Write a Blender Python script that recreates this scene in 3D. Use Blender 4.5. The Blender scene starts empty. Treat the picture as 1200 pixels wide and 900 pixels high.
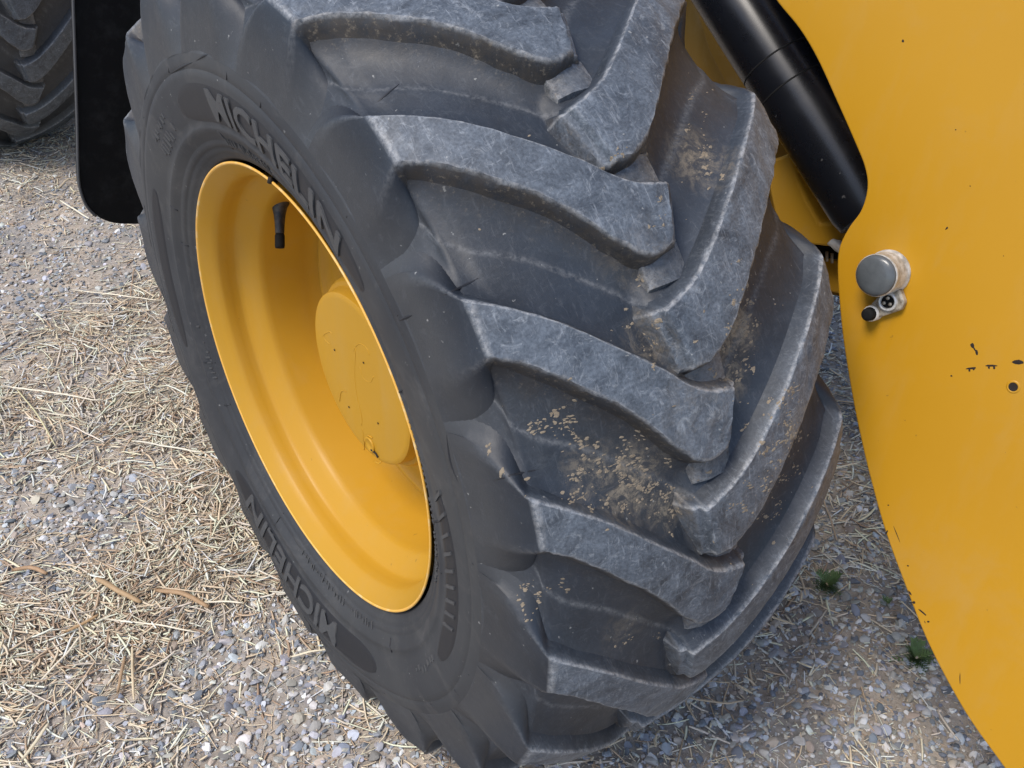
import bpy, math, random
import numpy as np
from mathutils import Matrix, Vector
rng = np.random.default_rng(7)
random.seed(7)
S = bpy.context.scene
COL = S.collection
rad = math.radians

# ------------------------------------------------------------------ camera
CAM = np.array([0.661, 1.085, 1.425])
RC = np.array([[-0.799547, 0.600579, -0.005451],      # image right
               [0.355614, 0.466074, -0.810132],       # image down
               [-0.484007, -0.649677, -0.586222]])    # forward
FPX = 1200.0
cd = bpy.data.cameras.new('camera')
cam = bpy.data.objects.new('camera', cd)
COL.objects.link(cam)
m = Matrix.Identity(4)
for i in range(3):
    m[i][0] = RC[0][i]; m[i][1] = -RC[1][i]; m[i][2] = -RC[2][i]; m[i][3] = CAM[i]
cam.matrix_world = m
cd.sensor_width = 36.0
cd.lens = 36.0
cd.clip_start = 0.02
cd.clip_end = 500
S.camera = cam

# ------------------------------------------------------------------ world, sun, exposure
SUN_EL, SUN_AZ = 60.0, 5.0      # azimuth of the sun measured from +X towards +Y
w = bpy.data.worlds.new('World'); S.world = w; w.use_nodes = True
nt = w.node_tree
sky = nt.nodes.new('ShaderNodeTexSky'); sky.sky_type = 'NISHITA'; sky.sun_disc = False
sky.sun_elevation = rad(SUN_EL); sky.sun_rotation = rad(90 - SUN_AZ)
sky.air_density = 1.0; sky.dust_density = 1.5
bg = nt.nodes['Background']; bg.inputs[1].default_value = 0.15
nt.links.new(sky.outputs[0], bg.inputs[0])
sd = bpy.data.lights.new('sun', 'SUN'); sd.energy = 2.2; sd.angle = rad(22); sd.color = (1.0, 0.93, 0.84)
sun = bpy.data.objects.new('sun', sd); COL.objects.link(sun)
dv = Vector((math.cos(rad(SUN_EL)) * math.cos(rad(SUN_AZ)), math.cos(rad(SUN_EL)) * math.sin(rad(SUN_AZ)), math.sin(rad(SUN_EL))))
sun.rotation_euler = dv.to_track_quat('Z', 'Y').to_euler()
S.view_settings.view_transform = 'Standard'; S.view_settings.look = 'None'
S.view_settings.exposure = 0.45; S.view_settings.gamma = 1.0
S.view_settings.use_curve_mapping = False

# ------------------------------------------------------------------ surveying helpers (sight line -> real point)
def ray(u, v):
    return RC.T @ np.array([(u - 600) / FPX, (v - 450) / FPX, 1.0])
def on_plane(u, v, P, n):
    d = ray(u, v); n = np.array(n, float)
    return CAM + (n @ (np.array(P) - CAM)) / (n @ d) * d
def on_x(u, v, x): return on_plane(u, v, (x, 0, 0), (1, 0, 0))
def on_y(u, v, y): return on_plane(u, v, (0, y, 0), (0, 1, 0))
def on_ground(u, v): return on_plane(u, v, (0, 0, 0), (0, 0, 1))
def to_px(P):
    Q = (np.asarray(P) - CAM) @ RC.T
    return Q[..., 0] / Q[..., 2] * FPX + 600, Q[..., 1] / Q[..., 2] * FPX + 450

# ------------------------------------------------------------------ object helpers
def tag(o, label=None, cat=None, group=None, kind=None):
    if label: o['label'] = label
    if cat: o['category'] = cat
    if group: o['group'] = group
    if kind: o['kind'] = kind
    return o
def empty(name, loc=(0, 0, 0), rz=0):
    o = bpy.data.objects.new(name, None); COL.objects.link(o)
    o.location = loc; o.rotation_euler = (0, 0, rz); return o
def make_mesh(name, V, F, attrs=None, smooth=True, mat=None):
    me = bpy.data.meshes.new(name)
    V = np.asarray(V, np.float32)
    if isinstance(F, np.ndarray):
        k = F.shape[1]
        me.vertices.add(len(V)); me.vertices.foreach_set('co', V.ravel())
        me.loops.add(F.size); me.loops.foreach_set('vertex_index', F.astype(np.int32).ravel())
        me.polygons.add(len(F)); me.polygons.foreach_set('loop_start', np.arange(0, F.size, k, dtype=np.int32))
        me.update(calc_edges=True)
    else:
        me.from_pydata([tuple(map(float, v)) for v in V], [], F)
    if attrs:
        for nme, a in attrs.items():
            a = np.asarray(a, np.float32)
            if a.ndim == 1:
                t = me.attributes.new(nme, 'FLOAT', 'POINT'); t.data.foreach_set('value', a)
            else:
                t = me.attributes.new(nme, 'FLOAT_COLOR', 'POINT')
                t.data.foreach_set('color', np.c_[a, np.ones(len(a))].astype(np.float32).ravel())
    me.polygons.foreach_set('use_smooth', np.full(len(me.polygons), bool(smooth)))
    if mat: me.materials.append(mat)
    me.validate(); me.update()
    return me
def link(name, me, parent=None, loc=None):
    o = bpy.data.objects.new(name, me); COL.objects.link(o)
    if parent: o.parent = parent
    if loc is not None: o.location = loc
    return o
def revolve(profile, n, axis='x', closed=False):
    """profile: (x, r) list, revolved about local X"""
    P = np.array(profile, float); k = len(P)
    T = np.linspace(0, 2 * np.pi, n, endpoint=False)
    V = np.zeros((n, k, 3))
    V[:, :, 0] = P[None, :, 0]
    V[:, :, 1] = P[None, :, 1] * np.sin(T)[:, None]
    V[:, :, 2] = -P[None, :, 1] * np.cos(T)[:, None]
    i = np.arange(n)[:, None]; j = np.arange(k - 1)[None, :]
    i2 = (i + 1) % n
    F = np.stack([i * k + j, i2 * k + j, i2 * k + j + 1, i * k + j + 1], -1).reshape(-1, 4)
    return V.reshape(-1, 3), F
def sharp_mod(o, deg=35):
    me = o.data
    try: me.set_sharp_from_angle(angle=rad(deg))
    except Exception: pass
def bevel(o, wd=0.002, seg=2, deg=40):
    b = o.modifiers.new('bevel', 'BEVEL'); b.width = wd; b.segments = seg; b.limit_method = 'ANGLE'; b.angle_limit = rad(deg)
    b.harden_normals = False
    return o
def extrude_poly(pts, nrm, th):
    """closed outline of 3D points extruded by -nrm*th; outline faces +nrm"""
    pts = np.array(pts, float); nrm = np.array(nrm, float); n = len(pts)
    area = sum(np.cross(pts[i] - pts[0], pts[(i + 1) % n] - pts[0]) @ nrm for i in range(n))
    if area < 0: pts = pts[::-1]
    V = np.concatenate([pts, pts - nrm * th])
    F = [list(range(n)), list(range(2 * n - 1, n - 1, -1))]
    for i in range(n):
        j = (i + 1) % n
        F.append([i, n + i, n + j, j])
    return V, F
def tube(path, radii, n=16, cap=True, attr=None):
    path = np.array(path, float); k = len(path)
    radii = np.broadcast_to(np.asarray(radii, float), (k,))
    V = []; ref = None
    for i in range(k):
        t = path[min(i + 1, k - 1)] - path[max(i - 1, 0)]; t /= np.linalg.norm(t) + 1e-12
        if ref is None:
            ref = np.cross(t, [0.3, 0.5, 0.8]); ref /= np.linalg.norm(ref)
        ref = ref - (ref @ t) * t; ref /= np.linalg.norm(ref)
        b = np.cross(t, ref)
        for a in np.linspace(0, 2 * np.pi, n, endpoint=False):
            V.append(path[i] + radii[i] * (math.cos(a) * ref + math.sin(a) * b))
    F = []
    for i in range(k - 1):
        for j in range(n):
            F.append([i * n + j, i * n + (j + 1) % n, (i + 1) * n + (j + 1) % n, (i + 1) * n + j])
    if cap:
        F.append(list(range(n))[::-1]); F.append([(k - 1) * n + j for j in range(n)])
    return V, F
def smooth_poly(pts, n=8):
    """Catmull-Rom through open list of 2D/3D points"""
    P = np.array(pts, float); P = np.vstack([2 * P[0] - P[1], P, 2 * P[-1] - P[-2]])
    out = []
    for i in range(1, len(P) - 2):
        for t in np.linspace(0, 1, n, endpoint=False):
            p0, p1, p2, p3 = P[i - 1:i + 3]
            out.append(.5 * (2 * p1 + (p2 - p0) * t + (2 * p0 - 5 * p1 + 4 * p2 - p3) * t * t + (3 * p1 - p0 - 3 * p2 + p3) * t ** 3))
    out.append(P[-2]); return np.array(out)

# ------------------------------------------------------------------ materials
class NT:
    def __init__(s, name):
        s.m = bpy.data.materials.new(name); s.m.use_nodes = True
        s.t = s.m.node_tree; s.b = s.t.nodes['Principled BSDF']
        s.tc = s.n('TexCoord'); s.vec = s.tc.outputs['Object']
    def n(s, ty, **k):
        nd = s.t.nodes.new('ShaderNode' + ty)
        for a, v in k.items(): setattr(nd, a, v)
        return nd
    def l(s, a, b): s.t.links.new(a, b)
    def noise(s, scale, detail=5, rough=.6, vec=None, dist=0):
        nd = s.n('TexNoise'); nd.inputs['Scale'].default_value = scale; nd.inputs['Detail'].default_value = detail
        nd.inputs['Roughness'].default_value = rough; nd.inputs['Distortion'].default_value = dist
        s.l(vec or s.vec, nd.inputs['Vector']); return nd.outputs['Fac']
    def ramp(s, fac, stops):
        r = s.n('ValToRGB'); e = r.color_ramp.elements
        while len(e) < len(stops): e.new(.5)
        for x, (p, c) in zip(e, stops):
            x.position = p; x.color = (c, c, c, 1) if not hasattr(c, '__len__') else (*c, 1)
        s.l(fac, r.inputs[0]); return r.outputs[0]
    def mix(s, fac, a, b, mode='MIX'):
        x = s.n('Mix', data_type='RGBA', blend_type=mode)
        for sock, v in ((x.inputs[0], fac), (x.inputs[6], a), (x.inputs[7], b)):
            if hasattr(v, 'is_output'): s.l(v, sock)
            elif hasattr(v, '__len__'): sock.default_value = (*v, 1)
            else: sock.default_value = v
        return x.outputs[2]
    def math(s, op, a, b=0.0, clamp=False):
        x = s.n('Math', operation=op); x.use_clamp = clamp
        for sock, v in ((x.inputs[0], a), (x.inputs[1], b)):
            if hasattr(v, 'is_output'): s.l(v, sock)
            else: sock.default_value = v
        return x.outputs[0]
    def attr(s, name):
        a = s.n('Attribute', attribute_name=name); return a
    def bump(s, h, strength=.3, dist=.002, chain=None):
        b = s.n('Bump'); b.inputs['Strength'].default_value = strength; b.inputs['Distance'].default_value = dist
        s.l(h, b.inputs['Height'])
        if chain: s.l(chain, b.inputs['Normal'])
        return b.outputs['Normal']
    def set(s, color=None, rough=None, metal=None, normal=None, spec=None):
        for k, v in (('Base Color', color), ('Roughness', rough), ('Metallic', metal), ('Normal', normal), ('Specular IOR Level', spec)):
            if v is None: continue
            i = s.b.inputs[k]
            if hasattr(v, 'is_output'): s.l(v, i)
            elif hasattr(v, '__len__'): i.default_value = (*v, 1)
            else: i.default_value = v
        return s.m

SMEAR = []
def rubber(name, base=(.009, .013, .020), dusty=(.038, .054, .082), wear_gain=1.0, lettering=False):
    q = NT(name)
    oi = q.n('ObjectInfo'); va = q.n('VectorMath', operation='MULTIPLY_ADD')
    q.l(oi.outputs['Random'], va.inputs[0]); va.inputs[1].default_value = (17.3, 9.1, 23.7); q.l(q.tc.outputs['Object'], va.inputs[2]); q.vec = va.outputs[0]
    top = q.attr('top').outputs['Fac']; edge = q.attr('edge').outputs['Fac']; dirt = q.attr('dirt').outputs['Fac']
    n1 = q.noise(7, 6, .62); n2 = q.noise(38, 8, .7); n3 = q.noise(160, 6, .75)
    # stretched scratches
    mp = q.n('Mapping'); mp.inputs['Scale'].default_value = (260, 38, 60); mp.inputs['Rotation'].default_value = (.3, .2, .8)
    q.l(q.vec, mp.inputs['Vector'])
    scr = q.noise(1, 5, .7, vec=mp.outputs['Vector'], dist=.6)
    mp2 = q.n('Mapping'); mp2.inputs['Scale'].default_value = (40, 200, 210); mp2.inputs['Rotation'].default_value = (.1, .7, .2)
    q.l(q.vec, mp2.inputs['Vector'])
    scr2 = q.noise(1, 5, .7, vec=mp2.outputs['Vector'], dist=.8)
    s1 = q.ramp(scr, [(.57, 0), (.74, 1)]); s2 = q.ramp(scr2, [(.60, 0), (.76, 1)])
    scs = q.math('MAXIMUM', s1, s2)
    c = q.mix(q.ramp(n1, [(.35, 0), (.7, .42)]), base, dusty)
    sd_ = q.attr('side').outputs['Fac']
    sn = q.mix(q.ramp(q.noise(5, 6, .6), [(.3, 0), (.7, 1)]), (.022, .024, .029), (.044, .047, .052))
    c = q.mix(sd_, c, sn)
    # worn lug faces: pale scuffed dust
    cl = q.noise(19, 8, .72, dist=1.2); gr = q.noise(330, 3, .6)
    blot = q.math('MULTIPLY', q.ramp(cl, [(.34, .22), (.62, 1)]), q.ramp(gr, [(.30, .45), (.62, 1)]))
    tw = q.math('MULTIPLY', top, blot)
    tw = q.math('MULTIPLY', tw, .72 * wear_gain)
    c = q.mix(tw, c, (.195, .228, .272))
    wht = q.math('MULTIPLY', q.ramp(q.noise(46, 9, .8, dist=2.0), [(.54, 0), (.70, 1)]), q.math('ADD', q.math('MULTIPLY', top, .52), .02))
    c = q.mix(q.math('MULTIPLY', wht, wear_gain), c, (.42, .45, .48))
    c = q.mix(q.math('MULTIPLY', q.math('MULTIPLY', scs, q.math('ADD', q.math('MULTIPLY', top, .75), .10)), .55 * wear_gain), c, (.40, .43, .47))
    e = q.math('MULTIPLY', edge, q.ramp(n3, [(.38, 0), (.62, 1)]))
    c = q.mix(q.math('MULTIPLY', e, .75 * wear_gain), c, (.42, .42, .42))
    fl = q.ramp(q.noise(130, 3, .5), [(.725, 0), (.755, 1)])
    c = q.mix(q.math('MULTIPLY', fl, .5 * wear_gain), c, (.42, .42, .40))
    # earth rubbed into the flanks
    dn = q.math('MULTIPLY', dirt, q.ramp(q.noise(55, 8, .75), [(.30, 0), (.60, 1)]))
    c = q.mix(q.math('MULTIPLY', dn, .8), c, (.052, .043, .034))
    dn2 = q.math('MULTIPLY', dirt, q.ramp(q.noise(120, 6, .8), [(.56, 0), (.66, 1)]))
    c = q.mix(q.math('MULTIPLY', dn2, .6), c, (.24, .20, .15))
    if SMEAR and 'rear' not in name:
        geo = q.n('NewGeometry'); acc = 0.0
        for (P, rr_s, am) in SMEAR:
            vm = q.n('VectorMath', operation='DISTANCE'); q.l(geo.outputs['Position'], vm.inputs[0]); vm.inputs[1].default_value = tuple(P)
            mr = q.n('MapRange'); mr.inputs['From Min'].default_value = rr_s * .25; mr.inputs['From Max'].default_value = rr_s; mr.inputs['To Min'].default_value = am; mr.inputs['To Max'].default_value = 0
            q.l(vm.outputs['Value'], mr.inputs['Value']); acc = q.math('MAXIMUM', acc, mr.outputs['Result'])
        sm = q.ramp(q.noise(48, 9, .78, vec=geo.outputs['Position'], dist=1.0), [(.45, 0), (.56, 1)])
        sm2 = q.ramp(q.noise(170, 6, .8, vec=geo.outputs['Position']), [(.36, .1), (.58, 1)])
        c = q.mix(q.math('MULTIPLY', q.math('MULTIPLY', acc, sm), sm2), c, (.34, .28, .20))
        c = q.mix(q.math('MULTIPLY', acc, .22), c, (.12, .10, .075))
    ro = q.math('ADD', q.math('MULTIPLY', n2, .28), .42)
    h = q.math('ADD', q.math('MULTIPLY', n3, .5), q.math('MULTIPLY', n2, 1.0))
    nb = q.bump(h, .35, .0016)
    nb = q.bump(scs, .18, -.0006, nb)
    return q.set(color=c, rough=ro, normal=nb, spec=.55)

def near_tyre(u, v):
    d = ray(u, v); o = CAM - np.array([0, 0, .585]); a = d[1] ** 2 + d[2] ** 2; b = o[1] * d[1] + o[2] * d[2]; c = o[1] ** 2 + o[2] ** 2 - .585 ** 2
    s_ = (-b - math.sqrt(max(b * b - a * c, 0))) / a; return CAM + s_ * d
SMEAR = [(near_tyre(u, v), r_, am) for u, v, r_, am in [(655, 505, .035, .8), (705, 555, .045, .9), (750, 570, .05, .95), (785, 600, .03, .8), (868, 385, .045, .85), (858, 440, .035, .7), (926, 510, .05, .95), (895, 575, .045, .8),
         (824, 180, .05, .55), (628, 705, .04, .5), (745, 750, .04, .35), (762, 400, .035, .5), (745, 180, .03, .4), (800, 470, .06, .25), (745, 300, .05, .2)]]
M = {}
M['tread'] = rubber('tread_rubber')
M['far_tread'] = rubber('rear_tread_rubber', base=(.020, .021, .023), dusty=(.07, .07, .072), wear_gain=.75)

q = NT('sidewall_rubber')
n1 = q.noise(5, 6, .6); n2 = q.noise(60, 7, .7)
mp = q.n('Mapping'); mp.inputs['Scale'].default_value = (14, 90, 90); q.l(q.tc.outputs['Object'], mp.inputs['Vector'])
c = q.mix(q.ramp(n1, [(.3, 0), (.7, 1)]), (.023, .025, .030), (.045, .048, .053))
c = q.mix(q.ramp(q.noise(2.4, 3, .5), [(.5, 0), (.75, .6)]), c, (.070, .068, .064))
c = q.mix(q.ramp(q.noise(9, 9, .75, dist=1.5), [(.52, 0), (.72, .45)]), c, (.115, .11, .105))
c = q.mix(q.ramp(n2, [(.62, 0), (.8, .5)]), c, (.14, .14, .14))
c = q.mix(q.ramp(q.noise(110, 4, .6), [(.70, 0), (.74, .6)]), c, (.35, .35, .34))
M['sidewall'] = q.set(color=c, rough=.62, normal=q.bump(n2, .22, .0012), spec=.45)
q = NT('sidewall_panel_rubber')
M['panel'] = q.set(color=(.014, .015, .019), rough=.55, normal=q.bump(q.noise(90), .2, .001))
q = NT('lettering_rubber')
M['letter'] = q.set(color=q.mix(q.noise(40, 6), (.040, .042, .046), (.080, .081, .083)), rough=.6, normal=q.bump(q.noise(90), .2, .001))

def paint(name, a, b, rough=.42, dirt=.0):
    q = NT(name)
    n = q.noise(2.2, 4, .55); f = q.noise(420, 2, .5)
    c = q.mix(q.ramp(n, [(.3, 0), (.7, 1)]), a, b)
    d = q.ramp(q.noise(9, 8, .7), [(.55, 0), (.8, 1)])
    c = q.mix(q.math('MULTIPLY', d, .15 + dirt), c, (.36, .28, .17))
    mps = q.n('Mapping'); mps.inputs['Scale'].default_value = (9, 9, 1.1); q.l(q.vec, mps.inputs['Vector'])
    stq = q.ramp(q.noise(1, 6, .7, vec=mps.outputs['Vector']), [(.50, 0), (.74, 1)])
    c = q.mix(q.math('MULTIPLY', stq, .16), c, (.40, .30, .15))
    sp = q.ramp(q.noise(70, 3, .5), [(.745, 0), (.76, 1)])
    c = q.mix(q.math('MULTIPLY', sp, .35), c, (.10, .06, .03))
    ro = q.math('ADD', q.math('MULTIPLY', q.noise(14, 6, .7), .22), rough - .08)
    nb = q.bump(f, .10, .0006)
    nb = q.bump(q.noise(18, 3, .5), .10, .002, nb)
    return q.set(color=c, rough=ro, normal=nb, spec=.3)
M['rim'] = paint('rim_yellow_paint', (.47, .250, .018), (.51, .272, .022), .40)
M['plate'] = paint('plate_yellow_paint', (.445, .222, .008), (.485, .245, .010), .40)
M['frame'] = paint('frame_yellow_paint', (.50, .27, .02), (.56, .30, .028), .5, .25)
M['inner'] = paint('shade_dark_inner_paint', (.20, .11, .012), (.30, .165, .02), .6, .3)  # same yellow made darker: shade of the cavity is put into the colour
q = NT('bare_lip'); M['lip'] = q.set(color=q.mix(q.ramp(q.noise(50, 5), [(.5, 0), (.7, 1)]), (.80, .44, .08), (.80, .60, .30)), rough=.4)
q = NT('black_rubber_flap')
M['flap'] = q.set(color=q.mix(q.ramp(q.noise(30, 6, .7), [(.5, 0), (.85, 1)]), (.004, .004, .0045), (.02, .02, .02)), rough=.7, spec=.2)
q = NT('flap_edge'); M['flap_edge'] = q.set(color=(.07, .07, .072), rough=.6)
q = NT('black_cylinder_paint')
fl = q.ramp(q.noise(110, 3, .5), [(.72, 0), (.75, 1)])
M['black'] = q.set(color=q.mix(q.math('MULTIPLY', fl, .5), (.006, .007, .010), (.12, .12, .12)), rough=q.math('ADD', q.math('MULTIPLY', q.noise(25, 5), .2), .18), spec=.5)
q = NT('dull_black'); M['dull'] = q.set(color=(.008, .008, .008), rough=.8, spec=.2)
q = NT('valve_rubber')
M['valve'] = q.set(color=q.mix(q.ramp(q.noise(80, 5), [(.45, 0), (.7, 1)]), (.010, .011, .013), (.09, .07, .05)), rough=.55)
q = NT('brushed_steel')
M['steel'] = q.set(color=q.mix(q.ramp(q.noise(90, 6), [(.4, 0), (.65, 1)]), (.66, .66, .64), (.34, .33, .30)), rough=.38, metal=.3, normal=q.bump(q.noise(150), .3, .001))
q = NT('dirty_steel')
M['dirty'] = q.set(color=q.mix(q.ramp(q.noise(110, 6), [(.35, 0), (.65, 1)]), (.16, .125, .085), (.52, .47, .38)), rough=.55, metal=.3, normal=q.bump(q.noise(130), .5, .0015))
q = NT('grey_cap_rubber')
M['cap'] = q.set(color=q.mix(q.noise(45, 6), (.045, .052, .056), (.13, .14, .145)), rough=.22, normal=q.bump(q.noise(38, 4, .5, dist=2.0), .35, .0012))
q = NT('paint_chip'); M['chip'] = q.set(color=(.012, .007, .004), rough=.8)
q = NT('white_plastic'); M['white'] = q.set(color=(.62, .60, .56), rough=.4)
q = NT('dried_mud'); M['mud'] = q.set(color=q.mix(q.noise(160, 5, .7), (.11, .088, .062), (.38, .31, .225)), rough=.95, normal=q.bump(q.noise(400), .6, .001))

def vcol(name, rough, spec=.4, tex=120, amt=.25):
    q = NT(name); a = q.attr('tint').outputs['Color']
    n = q.noise(tex, 4, .65)
    c = q.mix(q.ramp(n, [(.3, amt), (.7, 0)]), a, (.10, .08, .06))
    return q.set(color=c, rough=rough, spec=spec, normal=q.bump(n, .25, .001))
M['stone'] = vcol('stone', .72)
M['straw'] = vcol('straw', .62, .35, 220, .2)
M['leaf'] = vcol('weed_leaf', .55)
q = NT('soil')
n1 = q.noise(6, 7, .65); n2 = q.noise(70, 8, .75)
dryc = q.mix(q.ramp(n2, [(.3, 0), (.7, 1)]), (.33, .275, .215), (.58, .50, .415))
gryc = q.mix(q.ramp(n2, [(.3, 0), (.7, 1)]), (.16, .15, .14), (.38, .36, .34))
M['soil'] = q.set(color=q.mix(q.ramp(n1, [(.4, 0), (.6, 1)]), dryc, gryc), rough=.95, normal=q.bump(n2, .8, .006))

# ------------------------------------------------------------------ tyre geometry
HC = 0.585                # axle height above the ground
def r_top(x): return .612 - .048 * (np.minimum(np.abs(x), .226) / .226) ** 2.2
DEP = .037
# outer half of the carcass, (x, r) from crown to bead
HALF = [(0, .575), (.04, .5745), (.08, .5708), (.12, .5635), (.155, .555), (.18, .5468), (.198, .5355), (.209, .520), (.2205, .501), (.232, .481), (.2388, .465), (.2424, .4535),
        (.2430, .4480), (.2420, .4462), (.2422, .4450), (.2434, .4435), (.2438, .436), (.2428, .42), (.2405, .402), (.237, .386), (.2345, .377), (.2355, .375), (.2352, .371), (.232, .366), (.2275, .357),
        (.2265, .3555), (.2268, .353), (.2235, .347), (.2215, .3455), (.2215, .343), (.2175, .338), (.2145, .334), (.2135, .330), (.208, .326), (.19, .322)]
def refine(P, it=2):
    P = [np.array(p, float) for p in P]
    for _ in range(it):
        Q = [P[0]]
        for a, b in zip(P[:-1], P[1:]):
            if np.linalg.norm(b - a) > .012: Q.append((a + b) / 2)
            Q.append(b)
        P = Q
    return P
def contact(V):
    """flatten the loaded tyre on the ground; local z = 0 is the axle"""
    V = V.copy(); g = -HC + .001
    low = V[:, 2] < g + .012
    z = V[low, 2] - g
    nz = np.where(z < .012, .003 + .009 * np.exp((z - .012) / .02), z)
    V[low, 2] = g + np.minimum(nz, .012)
    # sidewall bulge above the footprint
    ang = np.arctan2(V[:, 1], -V[:, 2]); r = np.hypot(V[:, 1], V[:, 2])
    b = np.exp(-(ang / .42) ** 2) * np.clip((r - .36) / .08, 0, 1) * np.clip((.56 - r) / .05, 0, 1)
    V[:, 0] += np.sign(V[:, 0]) * .012 * b
    return V
def sidewall_x(r):
    P = np.array([(x, rr) for x, rr in HALF if rr < .50])[::-1]
    return np.interp(r, P[:, 1], P[:, 0])

def profile_q(q):
    """meridian coordinate -> top point (x, r), inward direction, depth"""
    q = np.asarray(q, float)
    x = np.where(q < .224, q, 0); r = r_top(x)
    l = np.clip(q - .224, 0, None); t = np.clip(l / .102, 0, 1)
    xs = .224 + .0180 * t ** .5; rs = .5642 - .1 * t
    X = np.where(q < .224, x, xs); R = np.where(q < .224, r, rs)
    a = np.where(q < .224, np.clip((np.abs(q) - .19) / .034, 0, 1) * .5, .5 + .9 * np.clip(t * 2.2, 0, 1))   # angle from radial
    D = np.where(q < .224, 1.0, np.clip(1 - t, 0, 1) ** .85 + .02) * DEP
    return X, R, np.stack([-np.sin(a), -np.cos(a)], -1), D

L_U = [(.326, 5.6), (.295, 4.9), (.265, 3.5), (.240, 1.6), (.224, 0), (.188, -2.5), (.151, -5.4), (.117, -8.5), (.076, -12.1), (.050, -14.6), (.030, -15.9), (.012, -16.5), (-.002, -16.8)]
L_L = [(.326, -7.0), (.295, -6.9), (.265, -6.5), (.240, -6.0), (.2235, -5.6), (.203, -6.8), (.177, -8.9), (.152, -11.4), (.123, -14.1), (.099, -16.9), (.072, -20.3), (.045, -22.3), (.018, -22.0)]
R_U = [(.326, 5.6), (.295, 4.9), (.265, 3.5), (.240, 1.6), (.224, 0), (.188, -2.6), (.145, -5.4), (.105, -8.2), (.058, -11.6), (.025, -14.0), (-.005, -15.9), (-.030, -16.9), (-.052, -17.6)]
R_L = [(.326, -7.0), (.295, -6.9), (.265, -6.5), (.240, -6.0), (.2235, -5.7), (.195, -7.6), (.150, -10.8), (.120, -13.0), (.093, -15.2), (.060, -18.0), (.022, -21.2), (-.010, -23.2), (-.038, -23.5)]

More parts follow.
